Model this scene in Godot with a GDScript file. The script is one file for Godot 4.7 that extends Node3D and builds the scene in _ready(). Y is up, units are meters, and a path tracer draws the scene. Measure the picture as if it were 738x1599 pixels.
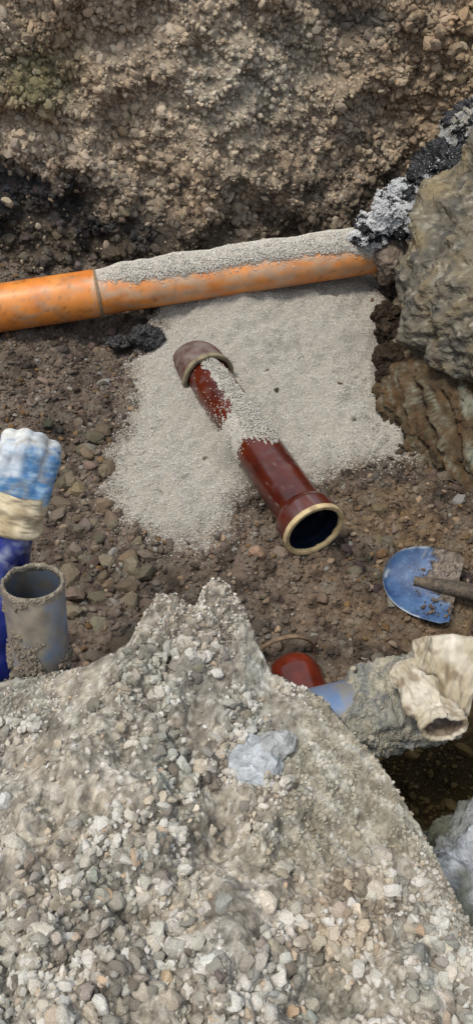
extends Node3D

# ------------------------------------------------------------------ state
var rng := RandomNumberGenerator.new()
var n_big := FastNoiseLite.new()      # smooth fbm, about one lump per metre at frequency 1
var n_mid := FastNoiseLite.new()
var n_cell := FastNoiseLite.new()
var n_tone := FastNoiseLite.new()     # one value for each cell of n_cell
var n_ridge := FastNoiseLite.new()
var n_ridge_soft := FastNoiseLite.new()
var mats := {}
var stone_shapes: Array = []          # vertex lists of angular stones
var stone_meshes: Array = []          # meshes without colour, for the many
var grain_meshes: Array = []
var toned := {}                       # shape and tone to a mesh with its own colour
var ico := {}
var wall_path: PackedVector2Array
var wall_out: PackedVector2Array
var wall_top: PackedFloat32Array
var gravel_edge: PackedVector2Array
var crest: PackedVector3Array
var crest_near: PackedVector3Array

const OR_A := Vector3(-1.75, 0.117, -2.083)
const OR_B := Vector3(0.53, 0.24495, -2.5457)
const CL_A := Vector3(-0.090, 0.108, -1.985)
const CL_B := Vector3(0.196, 0.096, -1.336)

# ------------------------------------------------------------------ small helpers
func lin(r: float, g: float, b: float) -> Color:
	return Color(r / 255.0, g / 255.0, b / 255.0).srgb_to_linear()

func numbered(called: String) -> String:
	if not has_node(called):
		return called
	var i := 1
	while has_node("%s_%03d" % [called, i]):
		i += 1
	return "%s_%03d" % [called, i]

func tag(o: Node3D, label := "", category := "", group := "", kind := "") -> Node3D:
	if label: o.set_meta("label", label)
	if category: o.set_meta("category", category)
	if group: o.set_meta("group", group)
	if kind: o.set_meta("kind", kind)
	return o

func thing(called: String, label := "", category := "", group := "", kind := "") -> Node3D:
	var o := Node3D.new()
	o.name = numbered(called)
	add_child(o)
	return tag(o, label, category, group, kind)

func obj(called: String, m: Mesh, mat: Material, parent: Node = null) -> MeshInstance3D:
	var o := MeshInstance3D.new()
	o.mesh = m
	o.material_override = mat
	if parent == null:
		o.name = numbered(called)
		add_child(o)
	else:
		var nm := called
		var i := 1
		while parent.has_node(NodePath(nm)):
			nm = "%s_%03d" % [called, i]
			i += 1
		o.name = nm
		parent.add_child(o)
	return o

func smooth(a: float, b: float, x: float) -> float:
	return smoothstep(a, b, x)

func noise_tex(seed_: int, freq: float, lo: float, hi: float, size := 512, kind := FastNoiseLite.TYPE_SIMPLEX_SMOOTH, oct := 5) -> NoiseTexture2D:
	var n := FastNoiseLite.new()
	n.noise_type = kind
	n.seed = seed_
	n.frequency = freq
	n.fractal_octaves = oct
	var t := NoiseTexture2D.new()
	t.width = size
	t.height = size
	t.seamless = true
	t.noise = n
	var g := Gradient.new()
	g.set_color(0, Color(lo, lo, lo))
	g.set_color(1, Color(hi, hi, hi))
	t.color_ramp = g
	return t

func mat(called: String, rough: float, tex: Texture2D = null, scale := 4.0, bump: Texture2D = null, bump_cm := 0.0, world := true, spec := 0.5) -> StandardMaterial3D:
	var m := StandardMaterial3D.new()
	m.resource_name = called
	m.vertex_color_use_as_albedo = true
	m.roughness = rough
	m.metallic_specular = spec
	if tex:
		m.albedo_texture = tex
	if bump:
		m.heightmap_enabled = true
		m.heightmap_texture = bump
		m.heightmap_scale = bump_cm
	if tex or bump:
		m.uv1_triplanar = true
		m.uv1_world_triplanar = world
		m.uv1_scale = Vector3.ONE * scale
	mats[called] = m
	return m

# an indexed mesh with smooth normals
func finish(v: PackedVector3Array, idx: PackedInt32Array, col := PackedColorArray()) -> ArrayMesh:
	var nor := PackedVector3Array()
	nor.resize(v.size())
	for t in range(0, idx.size(), 3):
		var a := idx[t]
		var b := idx[t + 1]
		var c := idx[t + 2]
		var fn := (v[c] - v[a]).cross(v[b] - v[a])
		nor[a] += fn
		nor[b] += fn
		nor[c] += fn
	for i in nor.size():
		nor[i] = nor[i].normalized()
	var arr := []
	arr.resize(Mesh.ARRAY_MAX)
	arr[Mesh.ARRAY_VERTEX] = v
	arr[Mesh.ARRAY_NORMAL] = nor
	arr[Mesh.ARRAY_INDEX] = idx
	if col.size():
		arr[Mesh.ARRAY_COLOR] = col
	var m := ArrayMesh.new()
	m.add_surface_from_arrays(Mesh.PRIMITIVE_TRIANGLES, arr)
	return m

func grid_index(cols: int, rows: int, closed := false) -> PackedInt32Array:
	var idx := PackedInt32Array()
	var last := cols if closed else cols - 1
	for j in rows - 1:
		for i in last:
			var a := j * cols + i
			var b := j * cols + (i + 1) % cols
			var c := a + cols
			var d := b + cols
			idx.append_array(PackedInt32Array([a, b, c, b, d, c]))
	return idx

# unit icosphere with shared vertices
func icosphere(level: int) -> Array:
	if ico.has(level):
		return ico[level]
	var v: PackedVector3Array
	var f: PackedInt32Array
	if level == 0:
		var t := (1.0 + sqrt(5.0)) / 2.0
		for p in [[-1, t, 0], [1, t, 0], [-1, -t, 0], [1, -t, 0], [0, -1, t], [0, 1, t], [0, -1, -t], [0, 1, -t], [t, 0, -1], [t, 0, 1], [-t, 0, -1], [-t, 0, 1]]:
			v.append(Vector3(p[0], p[1], p[2]).normalized())
		f = PackedInt32Array([0, 5, 11, 0, 1, 5, 0, 7, 1, 0, 10, 7, 0, 11, 10, 1, 9, 5, 5, 4, 11, 11, 2, 10, 10, 6, 7, 7, 8, 1, 3, 4, 9, 3, 2, 4, 3, 6, 2, 3, 8, 6, 3, 9, 8, 4, 5, 9, 2, 11, 4, 6, 10, 2, 8, 7, 6, 9, 1, 8])
	else:
		var low := icosphere(level - 1)
		v = (low[0] as PackedVector3Array).duplicate()
		var lf: PackedInt32Array = low[1]
		var mid := {}
		for k in range(0, lf.size(), 3):
			var ids := [lf[k], lf[k + 1], lf[k + 2]]
			var ms := []
			for e in 3:
				var a: int = ids[e]
				var b: int = ids[(e + 1) % 3]
				var key := mini(a, b) * 1000000 + maxi(a, b)
				if not mid.has(key):
					mid[key] = v.size()
					v.append(((v[a] + v[b]) * 0.5).normalized())
				ms.append(mid[key])
			f.append_array(PackedInt32Array([ids[0], ms[0], ms[2], ids[1], ms[1], ms[0], ids[2], ms[2], ms[1], ms[0], ms[1], ms[2]]))
	ico[level] = [v, f]
	return ico[level]

func rand_dir(r: RandomNumberGenerator) -> Vector3:
	var y := r.randf_range(-1, 1)
	var a := r.randf() * TAU
	var q := sqrt(maxf(0.0, 1.0 - y * y))
	return Vector3(q * cos(a), y, q * sin(a))

func cut_planes(r: RandomNumberGenerator, count: int, lo: float, hi: float) -> Array:
	var out := []
	for i in count:
		out.append([rand_dir(r), r.randf_range(lo, hi)])
	return out

func cut_radius(d: Vector3, planes: Array) -> float:
	var best := 1.0
	for p in planes:
		var k: float = d.dot(p[0])
		if k > 0.05:
			best = minf(best, p[1] / k)
	return best

# flat-faced angular stone, optionally with its own colour
func flat_mesh(v: PackedVector3Array, f: PackedInt32Array, tone = null) -> ArrayMesh:
	var vv := PackedVector3Array()
	var nn := PackedVector3Array()
	var cc := PackedColorArray()
	for k in range(0, f.size(), 3):
		var a := v[f[k]]
		var b := v[f[k + 1]]
		var c := v[f[k + 2]]
		var n := (c - a).cross(b - a).normalized()
		vv.append_array(PackedVector3Array([a, b, c]))
		# a little of the round normal softens the worn edges
		nn.append_array(PackedVector3Array([(n * 0.88 + a.normalized() * 0.12).normalized(), (n * 0.88 + b.normalized() * 0.12).normalized(), (n * 0.88 + c.normalized() * 0.12).normalized()]))
		if tone != null:
			cc.append_array(PackedColorArray([tone, tone, tone]))
	var arr := []
	arr.resize(Mesh.ARRAY_MAX)
	arr[Mesh.ARRAY_VERTEX] = vv
	arr[Mesh.ARRAY_NORMAL] = nn
	if tone != null:
		arr[Mesh.ARRAY_COLOR] = cc
	var m := ArrayMesh.new()
	m.add_surface_from_arrays(Mesh.PRIMITIVE_TRIANGLES, arr)
	return m

func build_stones() -> void:
	var r := RandomNumberGenerator.new()
	r.seed = 4711
	var base := icosphere(1)
	for k in 10:
		var planes := cut_planes(r, 9, 0.42, 0.85)
		var squash := Vector3(1.0, r.randf_range(0.55, 0.85), r.randf_range(0.7, 1.0))
		var v := PackedVector3Array()
		for d in base[0]:
			v.append(d * cut_radius(d, planes) * squash * r.randf_range(0.92, 1.06) * 1.3)
		stone_shapes.append(v)
		stone_meshes.append(flat_mesh(v, base[1]))
	var small := icosphere(0)
	for k in 5:
		var v := PackedVector3Array()
		var squash := Vector3(1.0, r.randf_range(0.6, 0.9), r.randf_range(0.65, 1.0))
		for d in small[0]:
			v.append(d * squash * r.randf_range(0.75, 1.15))
		grain_meshes.append(flat_mesh(v, small[1]))

func stone_with_tone(shape: int, tone: Color) -> ArrayMesh:
	var q := Color(roundf(tone.r * 50) / 50.0 + 0.004, roundf(tone.g * 50) / 50.0 + 0.004, roundf(tone.b * 50) / 50.0 + 0.004)
	var key := "%d %s" % [shape, q.to_html()]
	if not toned.has(key):
		toned[key] = flat_mesh(stone_shapes[shape], icosphere(1)[1], q)
	return toned[key]

# stones collected for one surface: entries are [transform, colour, size]
func place_stones(parent: Node3D, list: Array, singles: int, in_view: Callable, called := "stone", rest_called := "small_stones", meshes: Array = stone_meshes, material: Material = null) -> void:
	var use: Material = material if material else mats.stone
	var rest := list
	if singles > 0:
		var seen := list.filter(in_view)
		seen.sort_custom(func(a, b): return a[2] > b[2])
		var chosen := seen.slice(0, singles)
		var ids := {}
		for e in chosen:
			ids[e[3]] = true
			var o := obj_fast(called, stone_with_tone(e[3] % stone_shapes.size(), e[1]), use, parent)
			o.transform = e[0]
		rest = list.filter(func(e): return not ids.has(e[3]))
	var buckets := []
	for m in meshes: buckets.append([])
	for e in rest:
		buckets[e[3] % meshes.size()].append(e)
	for k in meshes.size():
		if buckets[k].is_empty(): continue
		var mm := MultiMesh.new()
		mm.transform_format = MultiMesh.TRANSFORM_3D
		mm.use_colors = true
		mm.mesh = meshes[k]
		mm.instance_count = buckets[k].size()
		for i in buckets[k].size():
			var tr: Transform3D = buckets[k][i][0]
			var cl: Color = buckets[k][i][1]
			mm.set_instance_transform(i, tr)
			mm.set_instance_color(i, cl)
		var mi := MultiMeshInstance3D.new()
		mi.multimesh = mm
		mi.material_override = use
		mi.name = rest_called if k == 0 else "%s_%03d" % [rest_called, k]
		mi.set_meta("kind", "stuff")
		parent.add_child(mi)

var fast_count := {}
func obj_fast(called: String, m: Mesh, material: Material, parent: Node3D) -> MeshInstance3D:
	var key := str(parent.get_instance_id()) + called
	var i: int = fast_count.get(key, 0)
	fast_count[key] = i + 1
	var o := MeshInstance3D.new()
	o.mesh = m
	o.material_override = material
	o.name = called if i == 0 else "%s_%03d" % [called, i]
	parent.add_child(o)
	return o

var serial := 0
func stone_at(p: Vector3, n: Vector3, size: float, sink: float, tone: Color, flat := 0.5) -> Array:
	serial += 1
	var up := n.lerp(rand_dir(rng), 1.0 - flat).normalized()
	var side := up.cross(rand_dir(rng)).normalized()
	if side.length() < 0.5:
		side = up.cross(Vector3(0.3, 0.2, 0.9)).normalized()
	var bs := Basis(side, up, side.cross(up)).scaled_local(Vector3.ONE * size * 0.5)
	return [Transform3D(bs, p + n * size * 0.5 * (1.0 - 2.0 * sink) * 0.7), tone, size, serial]

func vary(c: Color, amount: float) -> Color:
	var k := 1.0 + rng.randf_range(-amount, amount)
	var w := rng.randf_range(-0.06, 0.06)
	return Color(clampf(c.r * k * (1.0 + w), 0.004, 0.9), clampf(c.g * k, 0.004, 0.9), clampf(c.b * k * (1.0 - w), 0.004, 0.9))

# a displaced lump of rock: cut planes, then noise along the normal; colour from point and normal
func lump(centre: Vector3, turn: Basis, radii: Vector3, level: int, planes: Array, shape: Callable, tint: Callable) -> ArrayMesh:
	var base := icosphere(level)
	var v := PackedVector3Array()
	var src: PackedVector3Array = base[0]
	v.resize(src.size())
	for i in src.size():
		var d := src[i]
		var p := centre + turn * (d * cut_radius(d, planes) * radii)
		v[i] = p + (turn * d) * (shape.call(p) as float)
	var m := finish(v, base[1])
	var arr := m.surface_get_arrays(0)
	var nor: PackedVector3Array = arr[Mesh.ARRAY_NORMAL]
	var col := PackedColorArray()
	col.resize(v.size())
	for i in v.size():
		col[i] = tint.call(v[i], nor[i])
	arr[Mesh.ARRAY_COLOR] = col
	var out := ArrayMesh.new()
	out.add_surface_from_arrays(Mesh.PRIMITIVE_TRIANGLES, arr)
	return out

# tube swept along points, ring by ring; radius and colour from callables (t along, angle)
func tube(path: PackedVector3Array, around: int, radius: Callable, tint: Callable, up_hint := Vector3.UP) -> ArrayMesh:
	var v := PackedVector3Array()
	var col := PackedColorArray()
	var n := path.size()
	for i in n:
		var dir := (path[mini(i + 1, n - 1)] - path[maxi(i - 1, 0)]).normalized()
		var side := dir.cross(up_hint).normalized()
		var up := side.cross(dir).normalized()
		var t := float(i) / (n - 1)
		for k in around:
			var a := TAU * k / around
			var out := up * cos(a) + side * sin(a)
			var p := path[i] + out * (radius.call(t, a) as float)
			v.append(p)
			col.append(tint.call(t, a, p))
	return finish(v, grid_index(around, n, true), col)

func line(a: Vector3, b: Vector3, n: int) -> PackedVector3Array:
	var out := PackedVector3Array()
	for i in n:
		out.append(a.lerp(b, float(i) / (n - 1)))
	return out

# a lathe about an axis: profile of (along, radius)
func lathe(a: Vector3, dir: Vector3, profile: PackedVector2Array, around: int, tint: Callable, wob := 0.0, closed := false) -> ArrayMesh:
	dir = dir.normalized()
	var side := dir.cross(Vector3.UP).normalized()
	var up := side.cross(dir).normalized()
	var v := PackedVector3Array()
	var col := PackedColorArray()
	var prof := profile.duplicate()
	if closed:
		prof.append(profile[0])
	for q in prof:
		for k in around:
			var an := TAU * k / around
			var out := up * cos(an) + side * sin(an)
			var w := n_mid.get_noise_3dv((a + out * q.y) * 60.0) * wob
			var p := a + dir * (q.x + w) + out * (q.y + w)
			v.append(p)
			col.append(tint.call(q.x, an, p))
	return finish(v, grid_index(around, prof.size(), true), col)

# ------------------------------------------------------------------ bodies: smooth union of tapered bones, meshed as surface nets
func body_mesh(bones: Array, cell: float, k: float, tint: Callable, rough = null) -> ArrayMesh:
	var lo := Vector3.ONE * 1e9
	var hi := Vector3.ONE * -1e9
	for b in bones:
		var r := maxf(b[2], b[3]) + cell * 3.0
		for p in [b[0], b[1]]:
			lo = lo.min(p - Vector3.ONE * r)
			hi = hi.max(p + Vector3.ONE * r)
	var nx := int((hi.x - lo.x) / cell) + 2
	var ny := int((hi.y - lo.y) / cell) + 2
	var nz := int((hi.z - lo.z) / cell) + 2
	var sum := PackedFloat32Array()
	sum.resize(nx * ny * nz)
	for b in bones:
		var pa: Vector3 = b[0]
		var pb: Vector3 = b[1]
		var ra: float = b[2]
		var rb: float = b[3]
		var reach := maxf(ra, rb) + maxf(cell * 2.5, 3.0 / k)
		var mn := (pa.min(pb) - Vector3.ONE * reach - lo) / cell
		var mx := (pa.max(pb) + Vector3.ONE * reach - lo) / cell
		var ab := pb - pa
		var l2 := maxf(ab.length_squared(), 1e-9)
		for z in range(maxi(0, int(mn.z)), mini(nz, int(mx.z) + 2)):
			for y in range(maxi(0, int(mn.y)), mini(ny, int(mx.y) + 2)):
				var row := (z * ny + y) * nx
				for x in range(maxi(0, int(mn.x)), mini(nx, int(mx.x) + 2)):
					var p := lo + Vector3(x, y, z) * cell
					var t := clampf((p - pa).dot(ab) / l2, 0.0, 1.0)
					var d := p.distance_to(pa + ab * t) - lerpf(ra, rb, t)
					if d < reach:
						sum[row + x] += exp(-k * d)
	# field value: below zero inside
	var v := PackedVector3Array()
	var where := {}
	var idx := PackedInt32Array()
	var stride := [1, nx, nx * ny]
	var corner := [0, 1, nx, nx + 1, nx * ny, nx * ny + 1, nx * ny + nx, nx * ny + nx + 1]
	for z in nz - 1:
		for y in ny - 1:
			for x in nx - 1:
				var at := (z * ny + y) * nx + x
				var inside := 0
				for c in 8:
					if sum[at + corner[c]] > 1.0: inside += 1
				if inside == 0 or inside == 8: continue
				var acc := Vector3.ZERO
				var cnt := 0
				for c in 8:
					for ax in 3:
						if (c >> ax) & 1: continue
						var d0 := -log(maxf(sum[at + corner[c]], 1e-4))
						var d1 := -log(maxf(sum[at + corner[c] + stride[ax]], 1e-4))
						if (d0 < 0.0) != (d1 < 0.0):
							var p := Vector3(c & 1, (c >> 1) & 1, (c >> 2) & 1)
							p[ax] += d0 / (d0 - d1)
							acc += p
							cnt += 1
				where[at] = v.size()
				v.append(lo + (Vector3(x, y, z) + acc / cnt) * cell)
	for at in where:
		for ax in 3:
			var s0: float = sum[at]
			var s1: float = sum[at + stride[ax]]
			if (s0 > 1.0) == (s1 > 1.0): continue
			var u: int = stride[(ax + 1) % 3]
			var w: int = stride[(ax + 2) % 3]
			if not (where.has(at - u) and where.has(at - w) and where.has(at - u - w)): continue
			var a: int = where[at]
			var b: int = where[at - u]
			var c: int = where[at - u - w]
			var d: int = where[at - w]
			if s0 > 1.0:
				idx.append_array(PackedInt32Array([a, c, b, a, d, c]))
			else:
				idx.append_array(PackedInt32Array([a, b, c, a, c, d]))
	if rough != null:
		for i in v.size():
			v[i] += rough.call(v[i]) as Vector3
	var col := PackedColorArray()
	col.resize(v.size())
	for i in v.size():
		col[i] = tint.call(v[i])
	return finish(v, idx, col)

# ------------------------------------------------------------------ terrain shapes
func poly_distance(p: Vector2, poly: PackedVector2Array) -> float:   # positive inside
	var best := 1e9
	var inside := false
	var n := poly.size()
	var j := n - 1
	for i in n:
		var a := poly[j]
		var b := poly[i]
		var ab := b - a
		var t := clampf((p - a).dot(ab) / ab.length_squared(), 0, 1)
		best = minf(best, p.distance_squared_to(a + ab * t))
		if (a.y > p.y) != (b.y > p.y) and p.x < (b.x - a.x) * (p.y - a.y) / (b.y - a.y) + a.x:
			inside = not inside
		j = i
	return sqrt(best) * (1.0 if inside else -1.0)

func floor_height(x: float, z: float) -> float:
	var h := 0.015 + 0.028 * n_big.get_noise_2d(x * 3.0, z * 3.0 + 40.0) + 0.020 * n_mid.get_noise_2d(x * 11.0, z * 11.0) + 0.011 * n_mid.get_noise_2d(x * 38.0 + 9.0, z * 38.0)
	h += 0.10 * smooth(-2.25, -2.75, z)
	h += 0.05 * smooth(-0.35, -0.75, x) * smooth(-1.3, -2.1, z)
	h += 0.03 * smooth(0.42, 0.62, x) * smooth(-1.5, -2.0, z)
	h += 0.04 * smooth(-0.2, -0.45, x) * smooth(-1.2, -0.9, z)
	# the dark hole under the mud-caked pipe
	var q := Vector2((x - 0.42) / 0.30, (z + 0.62) / 0.30)
	h -= 0.30 * smooth(1.0, 0.45, q.length())
	return h

func gravel_inside(x: float, z: float) -> float:
	return poly_distance(Vector2(x, z), gravel_edge) + 0.034 * n_mid.get_noise_2d(x * 11.0, z * 11.0 + 5.0) + 0.012 * n_mid.get_noise_2d(x * 45.0, z * 45.0)

func gravel_height(x: float, z: float, d: float) -> float:
	var h := 0.012 + 0.05 * (1.0 - exp(-maxf(d, 0.0) / 0.13))
	# banked up round the bend and under the orange pipe
	h += 0.018 * exp(-Vector2(x + 0.11, z + 2.06).length_squared() / 0.03)
	h += 0.085 * smooth(-2.15, -2.48, z)
	h += 0.035 * smooth(0.25, 0.0, x) * smooth(-1.75, -2.0, z)
	# crosses over the left side of the clay pipe
	h += 0.095 * exp(-Vector2((x + 0.022) / 0.055, (z + 1.672) / 0.058).length_squared())
	h += 0.034 * n_big.get_noise_2d(x * 4.2, z * 4.2 + 3.0) + 0.010 * n_mid.get_noise_2d(x * 16.0, z * 16.0)
	var under := floor_height(x, z)
	h = maxf(h, under + 0.014 * smooth(0.0, 0.07, d))
	return h if d > 0.0 else lerpf(h, under - 0.01, smooth(0.0, -0.03, d))

func ground_at(x: float, z: float) -> float:
	var f := floor_height(x, z)
	var d := gravel_inside(x, z)
	return maxf(f, gravel_height(x, z, d)) if d > -0.02 else f

func build_wall_path() -> void:
	var pts := [[-1.75, 1.0, 0.6], [-1.85, -0.2, 1.05], [-1.75, -1.5, 1.15], [-1.42, -2.32, 1.18], [-0.86, -2.60, 1.2], [-0.53, -2.69, 1.2], [-0.17, -2.78, 1.2], [0.2, -2.89, 1.2], [0.48, -2.98, 1.2], [0.72, -2.99, 1.18], [0.93, -2.80, 1.15], [1.08, -2.35, 1.12], [1.15, -1.6, 1.1], [1.15, -0.7, 1.0], [1.15, 1.0, 0.6], [-0.2, 1.35, 0.55]]
	var n := pts.size()
	for i in n:
		var p := []
		for o in [-1, 0, 1, 2]:
			var q: Array = pts[(i + o + n) % n]
			p.append(Vector3(q[0], q[1], q[2]))
		for s in 40:
			var r: Vector3 = (p[1] as Vector3).cubic_interpolate(p[2], p[0], p[3], s / 40.0)
			wall_path.append(Vector2(r.x, r.y))
			wall_top.append(r.z)
	n = wall_path.size()
	for i in n:
		var d := (wall_path[(i + 2) % n] - wall_path[(i - 2 + n) % n]).normalized()
		wall_out.append(Vector2(d.y, -d.x))

func wall_point(s: float, v: float) -> Array:      # s in path samples, v from foot to top: [point, normal into the trench]
	var n := wall_path.size()
	var i := int(floorf(s)) % n
	var j := (i + 1) % n
	var f := s - floorf(s)
	var foot := wall_path[i].lerp(wall_path[j], f)
	var out := wall_out[i].lerp(wall_out[j], f).normalized()
	var top := lerpf(wall_top[i], wall_top[j], f)
	var y := lerpf(-0.08, top, v)
	var lean := 0.26 * y - 0.06
	var p := Vector3(foot.x + out.x * lean, y, foot.y + out.y * lean)
	var d := 0.13 * n_big.get_noise_3d(p.x * 1.7, p.y * 2.2, p.z * 1.7) + 0.075 * n_big.get_noise_3d(p.x * 5.0 + 7.0, p.y * 6.0, p.z * 5.0)
	d += 0.022 * n_mid.get_noise_3d(p.x * 15.0, p.y * 15.0, p.z * 15.0) + 0.011 * n_mid.get_noise_3d(p.x * 45.0, p.y * 45.0, p.z * 45.0)
	d += 0.011 * (crumb(p, 34.0) - 0.6)
	p -= Vector3(out.x, 0, out.y) * d
	return [p, Vector3(-out.x, 0.12, -out.y).normalized()]

func blob(p: Vector2, c: Vector2, r: Vector2) -> float:
	return exp(-((p - c) / r).length_squared())

func wall_tone(p: Vector3) -> Color:
	var q := Vector2(p.x, p.y)
	var n1 := n_big.get_noise_3d(p.x * 3.0, p.y * 3.0, p.z * 3.0)
	var n2 := n_mid.get_noise_3d(p.x * 9.0, p.y * 9.0 + 3.0, p.z * 9.0)
	var c := lin(192, 174, 152)
	c = c.lerp(lin(166, 144, 120), clampf(0.35 + n1 * 1.3, 0, 1))
	c = c.lerp(lin(192, 182, 164), 0.85 * blob(q, Vector2(0.06, 0.66), Vector2(0.28, 0.2)))
	c = c.lerp(lin(160, 136, 108), 0.8 * smooth(0.4, 0.85, p.x))
	c = c.lerp(lin(116, 112, 78), 0.9 * blob(q, Vector2(-0.66, 0.70), Vector2(0.12, 0.11)))
	c = c.lerp(lin(62, 66, 66), 0.8 * blob(q, Vector2(0.43, 0.79), Vector2(0.17, 0.045)))
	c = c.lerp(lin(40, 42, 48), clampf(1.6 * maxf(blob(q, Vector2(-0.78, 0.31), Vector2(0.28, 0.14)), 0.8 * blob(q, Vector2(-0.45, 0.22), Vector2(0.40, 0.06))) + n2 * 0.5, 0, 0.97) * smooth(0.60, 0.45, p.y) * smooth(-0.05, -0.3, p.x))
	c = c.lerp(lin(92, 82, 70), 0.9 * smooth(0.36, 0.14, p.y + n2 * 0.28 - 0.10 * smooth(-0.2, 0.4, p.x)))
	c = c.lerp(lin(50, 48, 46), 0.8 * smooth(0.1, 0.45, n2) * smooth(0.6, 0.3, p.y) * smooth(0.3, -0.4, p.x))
	return c

func floor_tone(x: float, z: float) -> Color:
	var n1 := n_big.get_noise_2d(x * 4.0, z * 4.0)
	var n2 := n_mid.get_noise_2d(x * 13.0 + 3.0, z * 13.0)
	var c := lin(126, 111, 99)
	c = c.lerp(lin(126, 105, 82), smooth(-0.1, 0.5, x))
	c = c.lerp(lin(94, 82, 72), clampf(0.4 + n1 * 1.4, 0, 1))
	c = c.lerp(lin(128, 120, 108), clampf(n2 * 1.2, 0, 0.7))
	c = c.lerp(lin(58, 50, 44), 0.7 * smooth(0.10, 0.40, -n2) )
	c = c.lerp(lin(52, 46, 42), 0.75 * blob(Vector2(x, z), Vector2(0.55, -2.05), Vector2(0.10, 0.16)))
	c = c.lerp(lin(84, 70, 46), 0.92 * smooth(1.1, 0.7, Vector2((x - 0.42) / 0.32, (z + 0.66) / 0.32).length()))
	return c

func mound_tone(p: Vector3) -> Color:
	var n1 := n_big.get_noise_3d(p.x * 6.0, p.y * 6.0, p.z * 6.0 + 20.0)
	var n2 := n_mid.get_noise_3d(p.x * 22.0, p.y * 22.0, p.z * 22.0)
	var n3 := n_big.get_noise_3d(p.x * 4.0 + 30.0, p.y * 4.0, p.z * 4.0)
	var n4 := n_mid.get_noise_3d(p.x * 50.0 + 3.0, p.y * 50.0, p.z * 50.0)
	var c := lin(190, 181, 165)
	c = c.lerp(lin(206, 195, 177), clampf(n1 * 1.6, 0, 1))
	c = c.lerp(lin(172, 173, 163), clampf(-n1 * 1.8, 0, 1))
	c = c.lerp(lin(128, 119, 107), clampf(n2 * 1.9 - 0.1, 0, 0.85))
	c = c.lerp(lin(216, 213, 205), clampf(n3 * 2.0 - 0.30, 0, 0.7))
	c = c.lerp(lin(226, 221, 213), clampf(n4 * 1.9 - 0.25, 0, 0.8))
	c = c.lerp(lin(112, 105, 97), clampf(-n4 * 1.7 - 0.25, 0, 0.7))
	var n5 := n_big.get_noise_3d(p.x * 7.0, p.y * 7.0 + 11.0, p.z * 7.0)
	c = c.lerp(lin(117, 110, 101), clampf(n5 * 2.2 - 0.25, 0, 0.6))
	# rust-stained patch low on the right
	c = c.lerp(lin(214, 183, 145), 0.25 * smooth(0.10, 0.03, Vector2(p.x - 0.13, p.z + 0.36).length() + 0.06 * n2))
	# the smooth grey-green scarp on the right
	var sc := mound_scarp(p)
	var across := p.x * 0.83 - p.z * 0.55
	var streak := n_mid.get_noise_2d(across * 24.0 + 0.8 * n1, (p.x * 0.55 + p.z * 0.83) * 8.0)
	c = c.lerp(lin(186, 179, 161).lerp(lin(154, 147, 129), clampf(0.5 + streak * 1.5, 0, 1)).lerp(lin(208, 206, 197), clampf(streak * -2.2 - 0.3, 0, 0.7)), 0.8 * sc)
	return c

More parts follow.
